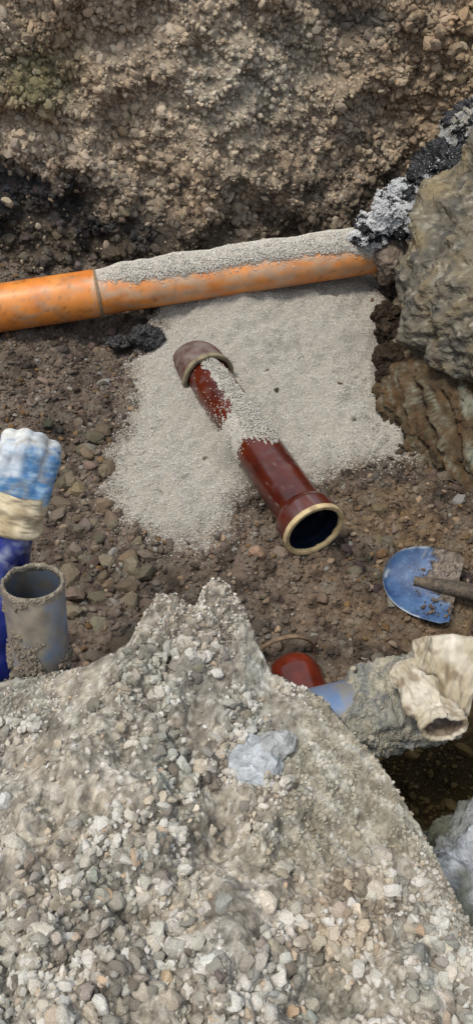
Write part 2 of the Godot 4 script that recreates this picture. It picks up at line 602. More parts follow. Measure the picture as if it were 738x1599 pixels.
# ------------------------------------------------------------------ main
func _ready() -> void:
	rng.seed = 20240611
	# camera: hand-held above the edge of the excavation, looking down at 45 degrees
	var cam := Camera3D.new()
	cam.name = "camera"
	cam.fov = 67.0
	cam.near = 0.02
	cam.far = 400.0
	cam.position = Vector3(0, 1.5, 0)
	cam.rotation_degrees = Vector3(-45, 0, 0)
	cam.current = true
	# the small depth of field of a phone's lens
	var lens := CameraAttributesPhysical.new()
	lens.frustum_focal_length = 18.13
	lens.frustum_focus_distance = 2.1
	lens.frustum_near = 0.02
	lens.frustum_far = 400.0
	lens.exposure_aperture = 11.0
	cam.attributes = lens
	cam.fov = 67.0
	add_child(cam)
	# overcast sky
	var env := Environment.new()
	env.background_mode = Environment.BG_SKY
	var sky := Sky.new()
	var sm := ProceduralSkyMaterial.new()
	sm.sky_top_color = Color(0.80, 0.83, 0.87)
	sm.sky_horizon_color = Color(0.72, 0.74, 0.77)
	sm.sky_curve = 0.2
	sm.ground_bottom_color = Color(0.32, 0.30, 0.27)
	sm.ground_horizon_color = Color(0.45, 0.44, 0.42)
	sm.sun_angle_max = 1.0
	sm.energy_multiplier = 0.76
	sky.sky_material = sm
	env.sky = sky
	env.tonemap_mode = Environment.TONE_MAPPER_LINEAR
	env.tonemap_exposure = 2.08
	env.sdfgi_enabled = true
	env.ssao_enabled = true
	env.ssil_enabled = true
	var we := WorldEnvironment.new()
	we.name = "world_environment"
	we.environment = env
	add_child(we)
	var sun := DirectionalLight3D.new()
	sun.name = "sun"
	sun.light_energy = 0.5
	sun.light_color = Color(1.0, 0.97, 0.92)
	sun.light_angular_distance = 16.0
	sun.shadow_enabled = true
	sun.look_at_from_position(Vector3(-1.3, 3.6, 0.7), Vector3.ZERO)
	add_child(sun)

	# noises
	for pair in [[n_big, 11, 3], [n_mid, 23, 3]]:
		pair[0].noise_type = FastNoiseLite.TYPE_SIMPLEX_SMOOTH
		pair[0].seed = pair[1]
		pair[0].frequency = 1.0
		pair[0].fractal_octaves = pair[2]
	n_cell.noise_type = FastNoiseLite.TYPE_CELLULAR
	n_cell.cellular_return_type = FastNoiseLite.RETURN_DISTANCE2_SUB
	n_cell.frequency = 1.0
	n_cell.fractal_type = FastNoiseLite.FRACTAL_NONE
	n_tone.noise_type = FastNoiseLite.TYPE_CELLULAR
	n_tone.cellular_return_type = FastNoiseLite.RETURN_CELL_VALUE
	n_tone.frequency = 1.0
	n_tone.fractal_type = FastNoiseLite.FRACTAL_NONE
	n_ridge.noise_type = FastNoiseLite.TYPE_SIMPLEX_SMOOTH
	n_ridge.seed = 77
	n_ridge.frequency = 1.0
	n_ridge.fractal_type = FastNoiseLite.FRACTAL_RIDGED
	n_ridge.fractal_octaves = 4
	n_ridge_soft.noise_type = FastNoiseLite.TYPE_SIMPLEX_SMOOTH
	n_ridge_soft.frequency = 1.0
	n_ridge_soft.fractal_type = FastNoiseLite.FRACTAL_RIDGED
	n_ridge_soft.fractal_octaves = 2

	# materials
	var speck := noise_tex(1, 0.03, 0.6, 1.0)
	var fine := noise_tex(2, 0.06, 0.0, 1.0)
	var soft := noise_tex(3, 0.012, 0.78, 1.0)
	mat("earth", 0.95, speck, 3.0, fine, 0.6, true, 0.3)
	mat("stone", 0.85, speck, 0.35, fine, 0.0, false, 0.4)
	mats.stone.heightmap_enabled = false
	mat("rock", 0.9, speck, 2.0, fine, 0.8, true, 0.35)
	mat("gravel", 0.95, noise_tex(4, 0.09, 0.78, 1.0), 4.0, noise_tex(5, 0.12, 0.0, 1.0), 0.3, true, 0.3)
	mat("grain", 0.9, null, 1.0, null, 0.0, true, 0.4)
	mat("wet", 0.45, speck, 5.0, fine, 0.5, true, 0.5)
	mat("plastic", 0.38, soft, 2.0, null, 0.0, true, 0.5)
	mat("glaze", 0.22, soft, 3.0, null, 0.0, true, 0.5)
	mat("dusty", 0.6, soft, 3.0, fine, 0.08, true, 0.4)
	mat("clay", 0.8, soft, 6.0, fine, 0.1, true, 0.4)
	mat("rubber", 0.15, null, 1.0, null, 0.0, true, 0.5)
	mat("mud", 0.9, speck, 6.0, fine, 0.5, true, 0.3)
	mat("paint", 0.5, soft, 5.0, fine, 0.06, true, 0.5)
	mat("cloth", 0.95, soft, 9.0, noise_tex(6, 0.2, 0.0, 1.0), 0.08, true, 0.2)
	mat("sleeve", 0.4, soft, 6.0, null, 0.0, true, 0.5)
	mat("skin", 0.6, soft, 6.0, null, 0.0, true, 0.4)
	build_stones()

	build_setting()
	build_mound()
	build_rocks()
	build_gravel()
	build_orange_pipe()
	build_clay_pipes()
	build_blue_pipes()
	build_glove()
	build_shovel()
	build_person()

# ------------------------------------------------------------------ the setting
func build_setting() -> void:
	build_wall_path()
	for p in [[-0.72, -2.56], [-0.269, -2.34], [-0.36, -2.16], [-0.325, -1.917], [-0.375, -1.74], [-0.375, -1.56], [-0.303, -1.42], [-0.197, -1.363], [-0.075, -1.345], [-0.03, -1.40], [-0.007, -1.47], [0.03, -1.56], [0.12, -1.59], [0.21, -1.575], [0.32, -1.64], [0.50, -1.69], [0.565, -1.80], [0.51, -1.93], [0.485, -2.05], [0.50, -2.16], [0.53, -2.29], [0.52, -2.55], [0.48, -2.75], [0.0, -2.72]]:
		gravel_edge.append(Vector2(p[0], p[1]))
	gravel_edge[0] = Vector2(-0.30, -2.62)

	# trench floor
	var xs := PackedFloat32Array()
	var x := -2.3
	while x < 1.7:
		xs.append(x)
		x += 0.009 if x > -1.0 and x < 0.85 else 0.05
	var zs := PackedFloat32Array()
	var z := -3.5
	while z < 1.8:
		zs.append(z)
		z += 0.009 if z > -2.9 and z < -0.3 else 0.06
	var v := PackedVector3Array()
	var col := PackedColorArray()
	for zz in zs:
		for xx in xs:
			v.append(Vector3(xx, floor_height(xx, zz), zz))
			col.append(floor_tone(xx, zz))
	var floor_ := obj("trench_floor", finish(v, grid_index(xs.size(), zs.size()), col), mats.earth)
	tag(floor_, "brown stony soil on the trench floor", "", "", "structure")
	var list := []
	for i in 46000:
		var px := rng.randf_range(-1.15, 0.85)
		var pz := rng.randf_range(-2.75, -0.55)
		var d := gravel_inside(px, pz)
		if d > 0.012 and rng.randf() > 0.004: continue
		var size := 0.0045 + 0.018 * pow(rng.randf(), 2.8)
		if rng.randf() < 0.013: size = rng.randf_range(0.022, 0.045)
		if size > 0.03 and d > -0.03: size = 0.02
		var tone := vary(floor_tone(px, pz) * 1.05, 0.25)
		var roll := rng.randf()
		if roll < 0.06: tone = vary(lin(160, 138, 116), 0.25)
		elif roll < 0.09: tone = vary(lin(150, 146, 138), 0.25)
		elif roll < 0.12: tone = vary(lin(124, 98, 66), 0.25)
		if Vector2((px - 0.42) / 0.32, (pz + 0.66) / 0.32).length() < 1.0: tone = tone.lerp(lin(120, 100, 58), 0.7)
		list.append(stone_at(Vector3(px, ground_at(px, pz), pz), Vector3.UP, size, 0.40, tone, 0.55))
	# a band of larger clods from the left wall down past the upright pipe
	for i in 70:
		var t := rng.randf()
		var px := lerpf(-0.42, -0.26, t) + rng.randf_range(-0.12, 0.10)
		var pz := lerpf(-1.85, -1.0, t) + rng.randf_range(-0.08, 0.08)
		if gravel_inside(px, pz) > -0.01: continue
		list.append(stone_at(Vector3(px, floor_height(px, pz), pz), Vector3.UP, rng.randf_range(0.03, 0.062), 0.3, vary(lin(122, 110, 92), 0.3), 0.7))
	place_stones(floor_, list, 290, func(e): return absf(e[0].origin.x) < 0.31 * (1.0 - e[0].origin.z * 0.72) and e[0].origin.z < -0.85)

	# trench wall, finely divided where the photograph looks
	var ss := PackedFloat32Array()
	var s := 0.0
	var n := wall_path.size()
	while s < n:
		ss.append(s)
		var i := int(s)
		var stp := wall_path[i].distance_to(wall_path[(i + 1) % n])
		var fine_here := s > 125 and s < 450
		s += minf(4.0, (0.0075 if fine_here else 0.06) / stp)
	var rows := 165
	v = PackedVector3Array()
	col = PackedColorArray()
	for r in rows:
		for sv in ss:
			var w: Vector3 = wall_point(sv, float(r) / (rows - 1))[0]
			v.append(w)
			var crack := crumb(w, 34.0)
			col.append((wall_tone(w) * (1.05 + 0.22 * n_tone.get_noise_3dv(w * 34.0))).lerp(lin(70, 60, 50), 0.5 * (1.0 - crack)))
	var wall := obj("trench_wall", finish(v, grid_index(ss.size(), rows, true), col), mats.earth)
	tag(wall, "tall bank of stony earth behind the orange pipe", "", "", "structure")
	list = []
	for i in 38000:
		var sv := rng.randf_range(118, 470)
		var vv := rng.randf_range(0.08, 1.0)
		var wp := wall_point(sv, vv)
		var p: Vector3 = wp[0]
		# the middle of the bank is a smoother, sandy face
		var sandy := blob(Vector2(p.x, p.y), Vector2(0.12, 0.58), Vector2(0.28, 0.22))
		if rng.randf() < sandy * 0.45: continue
		var size := 0.006 + 0.019 * pow(rng.randf(), 2.4)
		if rng.randf() < 0.06 * (1.0 - sandy): size = rng.randf_range(0.024, 0.044)
		if p.x > 0.45 and p.y > 0.7: size *= 1.25
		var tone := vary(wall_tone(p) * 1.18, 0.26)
		if rng.randf() < 0.06: tone = vary(lin(190, 172, 148), 0.15)
		list.append(stone_at(p, wp[1], size, 0.55 - 0.2 * smooth(0.4, 0.7, p.x) * smooth(0.5, 0.75, p.y), tone, 0.45))
	place_stones(wall, list, 290, func(e): return absf(e[0].origin.x) < 0.86 and e[0].origin.y > 0.12 and e[0].origin.y < 0.9 and e[0].origin.z < -2.3)

	# open ground round the excavation, out to the horizon
	v = PackedVector3Array()
	col = PackedColorArray()
	var ring := 160
	for k in 7:
		for i in ring:
			var sv := float(i) * n / ring
			var top: Vector3 = wall_point(sv, 1.0)[0]
			var o := wall_out[int(sv)]
			var reach: float = [-0.02, 0.15, 0.6, 2.0, 8.0, 40.0, 180.0][k]
			var dir := Vector2(top.x, top.z + 1.0).normalized().lerp(o, 0.5).normalized()
			var g := Vector3(top.x + dir.x * reach, top.y, top.z + dir.y * reach)
			g.y = lerpf(top.y, 1.12, smooth(0.5, 8.0, reach)) - (0.03 if k == 0 else 0.0) + 0.05 * n_big.get_noise_2d(g.x, g.z) * (1.0 if k > 0 else 0.0)
			v.append(g)
			col.append(lin(140, 128, 110).lerp(lin(110, 104, 92), 0.5 + n_big.get_noise_2d(g.x, g.z)))
	tag(obj("ground", finish(v, grid_index(ring, 7, true), col), mats.earth), "bare earth round the excavation", "", "", "structure")

# how proud of its cracks a crumb stands at a point, 0 in the crack to 1
func crumb(p: Vector3, freq: float) -> float:
	return smoothstep(0.0, 0.45, n_cell.get_noise_3dv(p * freq) + 1.0)

func warped(p: Vector3) -> Vector3:
	return p + Vector3(n_mid.get_noise_3dv(p * 24.0), n_mid.get_noise_3dv(p * 24.0 + Vector3(5, 0, 0)), n_mid.get_noise_3dv(p * 24.0 + Vector3(0, 5, 0))) * 0.006

# ------------------------------------------------------------------ the mound in front
var mound_base := Vector3.ZERO          # where the last point lay before its relief

func mound_point(u: float, w: float) -> Vector3:   # u along the crest, w from the crest (0) to the near edge (1); below 0 down the far side
	var f := u * (crest.size() - 1)
	var i := mini(int(f), crest.size() - 2)
	var c := crest[i].lerp(crest[i + 1], f - i)
	var nr := crest_near[i].lerp(crest_near[i + 1], f - i)
	var p: Vector3
	if w >= 0.0:
		p = c.lerp(nr, w)
		p.y = lerpf(c.y, lerpf(0.40, 0.50, w), smooth(0.0, 0.45, w))
	else:
		var out := Vector3(c.x - nr.x * 0.6, 0, c.z - nr.z).normalized()
		var k := -w
		p = c + out * (0.015 * smooth(0.0, 0.15, k) + 0.10 * k)
		p.y = c.y - 0.015 * smooth(0.0, 0.1, k) - (c.y + 0.35) * k
	var soft := smooth(0.0, 0.20, w) if w > 0.0 else smooth(0.0, 0.3, -w)
	var d := (0.050 * n_big.get_noise_3d(p.x * 5.0, p.y * 5.0, p.z * 5.0) + 0.028 * n_big.get_noise_3d(p.x * 12.0 + 4.0, p.y * 12.0, p.z * 12.0)) * soft
	var scarp := mound_scarp(p)
	d += 0.009 * n_mid.get_noise_3d(p.x * 30.0, p.y * 30.0, p.z * 30.0)
	d += (0.034 * n_cell.get_noise_3d(p.x * 6.5, p.y * 6.5, p.z * 6.5) + 0.020) * soft
	d += (0.020 * n_cell.get_noise_3d(p.x * 14.0, p.y * 14.0, p.z * 14.0) + 0.010) * (0.3 + 0.7 * soft)
	# packed crumbs with cracks between them
	var loose := mound_crumbly(p) * (1.0 - 0.55 * scarp)
	var q := warped(p)
	mound_base = p
	d += (0.3 + 0.7 * loose) * (0.006 * (crumb(q, 42.0) - 0.6) * (0.4 + 0.6 * soft) + 0.0035 * (crumb(q + Vector3.ONE, 95.0) - 0.6))
	# the scarp is scored along its fall
	var across := p.x * 0.83 - p.z * 0.55
	var fall := p.x * 0.55 + p.z * 0.83
	d += scarp * soft * (0.010 * n_ridge_soft.get_noise_2d(across * 9.0 + 0.3 * n_big.get_noise_3dv(p * 6.0), fall * 3.5) + 0.006 * n_mid.get_noise_3dv(p * 26.0))
	p.y += d
	p.z -= d * 0.1
	return p

func crumb_tone(p: Vector3) -> Color:
	var loose := mound_crumbly(p) * (1.0 - 0.5 * mound_scarp(p))
	var q := warped(p)
	var one := n_tone.get_noise_3dv(q * 42.0)
	var two := n_tone.get_noise_3dv((q + Vector3.ONE) * 95.0)
	var c := mound_tone(p)
	c = c * (1.0 + (0.22 * one + 0.30 * two) * (0.4 + 0.6 * loose))
	c = c.lerp(lin(222, 218, 208), smooth(0.70, 0.95, two) * 0.8 * (0.3 + 0.7 * loose))
	c = c.lerp(lin(96, 92, 88), smooth(0.70, 0.95, one) * 0.45 * loose)
	# darker brown towards the cracks
	var crack := minf(crumb(q, 42.0) + 0.25, crumb(q + Vector3.ONE, 95.0))
	return (c * 1.22).lerp(lin(92, 83, 72), (1.0 - crack) * (0.28 + 0.40 * loose))

func mound_scarp(p: Vector3) -> float:
	return smooth(0.06, 0.12, p.x + 0.30 * (p.z + 0.62) + 0.05 * n_big.get_noise_3dv(p * 9.0)) * smooth(-0.36, -0.50, p.z + 0.3 * n_big.get_noise_3dv(p * 5.0))

func mound_crumbly(p: Vector3) -> float:
	return (1.0 - 0.8 * smooth(0.15, 0.07, Vector2((p.x + 0.26) * 0.8, p.z + 0.545).length() + 0.05 * n_mid.get_noise_3dv(p * 12.0))) * smooth(-0.30, 0.02, n_big.get_noise_3d(p.x * 6.0, p.y * 6.0, p.z * 6.0 + 9.0) + 0.3 * n_mid.get_noise_3dv(p * 20.0))

func build_mound() -> void:
	var root := thing("rock_mound", "pale grey mound of rock and stony earth filling the foreground, crest with two peaks", "mound")
	var pts := [[-0.95, 0.34, -0.62], [-0.62, 0.35, -0.70], [-0.40, 0.36, -0.735], [-0.334, 0.37, -0.738], [-0.262, 0.38, -0.748], [-0.205, 0.40, -0.77], [-0.176, 0.41, -0.782], [-0.164, 0.425, -0.818], [-0.134, 0.455, -0.848], [-0.106, 0.455, -0.850], [-0.085, 0.44, -0.836], [-0.066, 0.435, -0.838], [-0.054, 0.455, -0.864], [-0.040, 0.466, -0.874], [-0.018, 0.460, -0.868], [0.004, 0.44, -0.845], [0.022, 0.42, -0.815], [0.035, 0.40, -0.787], [0.061, 0.375, -0.738], [0.095, 0.38, -0.715], [0.129, 0.38, -0.70], [0.176, 0.38, -0.639], [0.219, 0.38, -0.573], [0.257, 0.38, -0.50], [0.276, 0.38, -0.447], [0.293, 0.38, -0.393], [0.314, 0.38, -0.336], [0.36, 0.38, -0.20], [0.46, 0.38, 0.1]]
	var length := 0.0
	var raw := PackedVector3Array()
	for p in pts:
		raw.append(Vector3(p[0], p[1], p[2]))
	# even steps along the crest
	var dense := PackedVector3Array()
	for i in raw.size() - 1:
		var steps := maxi(2, int(raw[i].distance_to(raw[i + 1]) / 0.006))
		for k in steps:
			var a := raw[maxi(i - 1, 0)]
			var b := raw[mini(i + 2, raw.size() - 1)]
			var t := float(k) / steps
			dense.append(raw[i].lerp(raw[i + 1], t).lerp(raw[i].cubic_interpolate(raw[i + 1], a, b, t), 0.25))
	dense.append(raw[-1])
	crest = dense
	for i in crest.size():
		length = float(i) / (crest.size() - 1)
		crest_near.append(Vector3(lerpf(-1.5, 0.62, smooth(0.0, 1.0, length) * 0.4 + length * 0.6), 0.52, 0.75 - 0.3 * length))
	var cols := 760
	var ws := PackedFloat32Array()
	for k in range(28, 0, -1): ws.append(-k / 28.0)
	for k in 40: ws.append(k / 39.0 * 0.12)
	for k in range(1, 270): ws.append(0.12 + (pow(k / 269.0, 1.0) * 0.48 if k < 230 else 0.41 + 0.47 * (k - 229) / 40.0))
	var v := PackedVector3Array()
	var col := PackedColorArray()
	for w in ws:
		for i in cols:
			var e := float(i) / (cols - 1)
			var p := mound_point(lerpf(e, 0.12 + 0.88 * e, 0.85) if e > 0.0 else 0.0, w)
			v.append(p)
			col.append(crumb_tone(mound_base))
	obj("rock_face", finish(v, grid_index(cols, ws.size()), col), mats.rock, root)
	var list := []
	for i in 60000:
		var u := rng.randf_range(0.14, 0.98)
		var w := rng.randf_range(-0.12, 0.60)
		var p := mound_point(u, w)
		if absf(p.x) > 0.44 or p.z > -0.12: continue
		var q := mound_point(u, w + 0.01)
		var scarp := mound_scarp(p)
		var cluster := mound_crumbly(p)
		if rng.randf() > (0.14 + 0.86 * cluster * (1.0 - 0.6 * scarp)) * (0.85 if cluster > 0.6 else 0.5): continue
		var nn := (Vector3.UP + Vector3(0, 0, 0.35)).normalized() if w > 0.02 else (Vector3.UP + (q - p).normalized() * -0.8).normalized()
		var size := 0.0035 + 0.007 * pow(rng.randf(), 1.6)
		if rng.randf() < 0.42 * cluster * (1.0 - scarp): size = 0.009 + 0.016 * pow(rng.randf(), 1.8)
		if w < 0.06: size = minf(size, 0.0065)
		# pale and dark crumbs lie in patches
		var patch := n_mid.get_noise_3dv(p * 16.0 + Vector3(9, 2, 4)) + rng.randf_range(-0.35, 0.35)
		var tone := vary(mound_tone(p) * 1.15, lerpf(0.18, 0.10, scarp))
		if scarp < 0.5:
			tone = tone.lerp(lin(228, 223, 214), smooth(0.10, 0.45, patch) * 0.9)
			tone = tone.lerp(lin(104, 96, 88), smooth(0.15, 0.5, -patch) * 0.6)
			if rng.randf() < 0.035: tone = vary(lin(204, 182, 158), 0.1)
		list.append(stone_at(p, nn, size, 0.46, tone, 0.3))
	# larger rounded clods towards the near left
	for i in 420:
		var u := rng.randf_range(0.14, 0.9)
		var w := rng.randf_range(0.10, 0.62)
		var p := mound_point(u, w)
		if n_big.get_noise_3dv(p * 5.0 + Vector3(7, 0, 0)) < 0.05 - 0.12 * smooth(-0.55, -0.3, p.z) or mound_scarp(p) > 0.6: continue
		list.append(stone_at(p, (Vector3.UP + Vector3(0, 0, 0.35)).normalized(), rng.randf_range(0.016, 0.036), 0.58, vary(mound_tone(p) * 1.2, 0.16), 0.6))
	place_stones(root, list, 290, func(e): return absf(e[0].origin.x) < 0.30 and e[0].origin.z < -0.24 and e[0].origin.z > -0.9)
	# pale stones let into the mound
	var r := RandomNumberGenerator.new()
	r.seed = 5
	for k in [0, 1, 4]:
		var at: Vector3 = [Vector3(0.024, 0.381, -0.575), Vector3(0.062, 0.384, -0.60), Vector3(-0.20, 0.380, -0.55), Vector3(-0.30, 0.376, -0.52), Vector3(0.075, 0.405, -0.53)][k]
		var size: Vector3 = [Vector3(0.062, 0.020, 0.040), Vector3(0.035, 0.02, 0.026), Vector3(0.05, 0.02, 0.03), Vector3(0.05, 0.02, 0.04), Vector3(0.014, 0.011, 0.010)][k]
		var tone: Color = [lin(192, 197, 202), lin(184, 186, 186), lin(186, 184, 172), lin(180, 180, 166), lin(214, 208, 196)][k]
		var m := lump(at, Basis(Vector3.UP, -0.5 + k), size, 4, cut_planes(r, 16, 0.7, 0.95), func(p): return 0.004 * n_mid.get_noise_3dv(p * 30.0) + 0.002 * n_mid.get_noise_3dv(p * 70.0), func(p, _n): return tone * (1.0 + 0.3 * n_mid.get_noise_3dv(p * 60.0)))
		obj("embedded_stone", m, mats.rock, root)

# ------------------------------------------------------------------ boulders and broken tarmac
func strata(p: Vector3) -> float:
	return p.dot(Vector3(0.36, 0.90, 0.26)) + 0.04 * n_big.get_noise_3dv(p * 3.0) + 0.006 * n_mid.get_noise_3dv(p * 20.0)

func build_rocks() -> void:
	var r := RandomNumberGenerator.new()
	r.seed = 31
	var root := thing("boulder", "large layered grey-brown boulder overhanging the gravel on the right", "boulder")
	var planes := cut_planes(r, 9, 0.80, 0.97) + [[Vector3(-0.82, 0.12, 0.56).normalized(), 0.79], [Vector3(-0.70, 0.70, 0.14).normalized(), 0.755], [Vector3(-0.25, 0.45, 0.86).normalized(), 0.86], [Vector3(-0.97, -0.1, -0.2).normalized(), 0.85]]
	var body := lump(Vector3(1.08, 0.22, -2.02), Basis(), Vector3(0.66, 0.74, 0.66), 7, planes,
		func(p):
			var low := smooth(0.27, 0.20, p.y + 0.05 * n_big.get_noise_3dv(p * 4.0))
			var bed := strata(p)
			var along: float = p.dot(Vector3(-0.5, -0.2, 0.84))
			var layered := 0.030 * n_ridge_soft.get_noise_3d(bed * 16.0, along * 2.2, p.x * 2.0) + 0.014 * n_mid.get_noise_3d(bed * 60.0, along * 8.0, p.x * 8.0)
			return -0.05 * exp(-pow((p.y + 0.05 * n_big.get_noise_3dv(p * 4.0) - 0.215) / 0.035, 2.0)) + 0.07 * low * smooth(0.19, 0.06, p.y) + layered * (0.15 + 0.85 * low) + (0.05 * n_ridge.get_noise_3dv(p * 3.0) + 0.045 * n_cell.get_noise_3dv(p * 5.0) + 0.026 * n_cell.get_noise_3dv(p * 9.0) + 0.045) * (1.0 - 0.6 * low) + 0.012 * n_cell.get_noise_3dv(p * 24.0) + 0.012 * n_mid.get_noise_3dv(p * 18.0) + 0.006 * n_mid.get_noise_3dv(p * 60.0),
		func(p, _n):
			var low := smooth(0.27, 0.20, p.y + 0.05 * n_big.get_noise_3dv(p * 4.0))
			var c := lin(134, 124, 106).lerp(lin(108, 103, 95), clampf(0.5 + n_big.get_noise_3dv(p * 5.0) * 1.6, 0, 1))
			c = c.lerp(lin(160, 142, 106), clampf(n_mid.get_noise_3dv(p * 7.0) * 1.4, 0, 0.65))
			c = c.lerp(lin(84, 84, 82), clampf(n_mid.get_noise_3dv(p * 16.0 + Vector3.ONE) * 1.6 - 0.1, 0, 0.75))
			c = c.lerp(lin(196, 190, 172), clampf(n_mid.get_noise_3dv(p * 24.0 - Vector3.ONE) * 1.6 - 0.3, 0, 0.6))
			var bed := strata(p)
			var along: float = p.dot(Vector3(-0.5, -0.2, 0.84))
			var one := n_mid.get_noise_3d(bed * 44.0, along * 6.0, p.x * 6.0)
			var two := n_mid.get_noise_3d(bed * 80.0 + 5.0, along * 9.0, p.x * 9.0)
			var d := lin(98, 84, 64)
			d = d.lerp(lin(48, 40, 32), clampf(one * 2.2 + 0.1, 0, 0.9))
			d = d.lerp(lin(150, 152, 136), clampf(-one * 2.4 - 0.3, 0, 0.85))
			d = d.lerp(lin(104, 74, 46), clampf(two * 2.0 - 0.1, 0, 0.7))
			d = d.lerp(lin(94, 72, 48), clampf(n_mid.get_noise_3dv(p * 8.0) * 1.3, 0, 0.8))
			d = d.lerp(lin(200, 206, 212), smooth(0.07, 0.04, p.distance_to(Vector3(0.68, 0.13, -1.83)) + 0.05 * n_mid.get_noise_3dv(p * 22.0)))
			return c.lerp(d, low))
	obj("rock_face", body, mats.rock, root)
	# earth packed between the boulder and the gravel
	var list := []
	for i in 900:
		var px := rng.randf_range(0.47, 0.70)
		var pz := rng.randf_range(-2.30, -1.72)
		if gravel_inside(px, pz) > 0.0 and rng.randf() > 0.1: continue
		list.append(stone_at(Vector3(px, ground_at(px, pz) + 0.004, pz), Vector3.UP, rng.randf_range(0.010, 0.034), 0.25, vary(lin(78, 66, 52), 0.5), 0.4))
	place_stones(root, list, 0, func(_e): return true, "stone", "loose_earth")
	var clods := thing("earth_clods", "dark wet brown earth clods wedged between gravel and boulder", "earth clods")
	for k in 7:
		var at: Vector3 = [Vector3(0.48, 0.10, -2.10), Vector3(0.50, 0.13, -2.18), Vector3(0.485, 0.09, -2.02), Vector3(0.50, 0.13, -2.06), Vector3(0.515, 0.09, -1.94), Vector3(0.52, 0.05, -1.84), Vector3(0.50, 0.15, -2.27)][k]
		var m := lump(at, Basis(Vector3.UP, k * 1.3), Vector3(0.05, 0.045, 0.055) * (0.8 + 0.08 * (k % 4)), 4, cut_planes(r, 10, 0.7, 0.95), func(p): return 0.02 * n_mid.get_noise_3dv(p * 24.0) + 0.008 * n_mid.get_noise_3dv(p * 70.0), func(p, _n): return lin(62, 52, 42) * (1.0 + 0.9 * n_mid.get_noise_3dv(p * 40.0)))
		obj("clod", m, mats.earth, clods)

	# broken tarmac along the ledge above the boulder, dusted with grit
	var spots := [[Vector3(0.455, 0.33, -2.50), Vector3(0.085, 0.055, 0.08), "small black tarmac lump at the end of the orange pipe, dusted with grit"], [Vector3(0.555, 0.41, -2.50), Vector3(0.115, 0.085, 0.10), "large black tarmac lump thickly dusted with white grit beside the boulder"], [Vector3(0.665, 0.50, -2.55), Vector3(0.105, 0.10, 0.11), "bare black tarmac lump on the ledge behind the boulder"], [Vector3(0.775, 0.60, -2.64), Vector3(0.11, 0.12, 0.11), "black tarmac lump with a cap of pale grit, highest on the ledge"]]
	for k in 4:
		var t: Array = spots[k]
		var heavy: float = [0.02, -0.10, 0.40, -0.02][k]
		var chunk := thing("tarmac_lump", t[2], "tarmac lump", "broken tarmac lumps along the ledge")
		var m := lump(t[0], Basis(Vector3.UP, 0.7 * k), t[1], 5, cut_planes(r, 12, 0.66, 0.95),
			func(p): return 0.030 * n_mid.get_noise_3dv(p * 16.0) + 0.014 * n_mid.get_noise_3dv(p * 48.0) + 0.006 * n_mid.get_noise_3dv(p * 110.0),
			func(p, nn): return (lin(30, 31, 36) * (1.0 + 0.8 * n_mid.get_noise_3dv(p * 60.0))).lerp(lin(200, 202, 205), 0.8 * smooth(heavy - 0.02, heavy + 0.22, n_mid.get_noise_3dv(p * 11.0) + 0.22 * n_mid.get_noise_3dv(p * 50.0) + 0.3 * (nn.y + 0.4 * nn.z - 0.8))))
		obj("tarmac_body", m, mats.wet, chunk)
		var arr := m.surface_get_arrays(0)
		var vv: PackedVector3Array = arr[Mesh.ARRAY_VERTEX]
		var nn: PackedVector3Array = arr[Mesh.ARRAY_NORMAL]
		list = []
		for i in 44000:
			var j := rng.randi_range(0, vv.size() - 1)
			var up := nn[j].y + 0.4 * nn[j].z
			if up < 0.1: continue
			if n_mid.get_noise_3dv(vv[j] * 11.0) + 0.22 * n_mid.get_noise_3dv(vv[j] * 50.0) + 0.3 * (up - 0.8) < heavy and rng.randf() > 0.015: continue
			if k == 3 and vv[j].y < 0.55: continue
			list.append(stone_at(vv[j] + rand_dir(rng) * 0.003, nn[j], rng.randf_range(0.0018, 0.0036), 0.2, vary(lin(214, 215, 216) if k < 3 else lin(180, 174, 162), 0.12), 0.2))
		place_stones(chunk, list, 0, func(_e): return true, "grit", "grit", grain_meshes, mats.grain)
	var lone := thing("tarmac_lump", "black tarmac lump lying on brown soil under the orange pipe", "tarmac lump")
	for k in 2:
		var at: Vector3 = [Vector3(-0.305, 0.085, -2.235), Vector3(-0.385, 0.07, -2.23)][k]
		var m := lump(at, Basis(Vector3.UP, 0.15), [Vector3(0.075, 0.045, 0.045), Vector3(0.05, 0.03, 0.035)][k], 5, cut_planes(r, 12, 0.66, 0.95), func(p): return 0.014 * n_mid.get_noise_3dv(p * 26.0) + 0.007 * n_mid.get_noise_3dv(p * 80.0), func(p, _n): return lin(36, 37, 41).lerp(lin(96, 90, 82), clampf(n_mid.get_noise_3dv(p * 30.0) * 1.6 - 0.2, 0, 1)))
		obj("tarmac_body" if k == 0 else "tarmac_crumb", m, mats.wet, lone)

	# earth plug where the orange pipe enters the bank
	var plug := lump(Vector3(0.535, 0.235, -2.485), Basis(Vector3.UP, 0.2), Vector3(0.090, 0.085, 0.09), 5, cut_planes(r, 10, 0.7, 0.95), func(p): return 0.012 * n_mid.get_noise_3dv(p * 12.0) + 0.005 * n_mid.get_noise_3dv(p * 60.0), func(p, _n): return lin(142, 128, 116) * (1.0 + 0.5 * n_mid.get_noise_3dv(p * 30.0)))
	tag(obj("earth_plug", plug, mats.earth), "grey-brown earth packed round the buried end of the orange pipe", "earth")

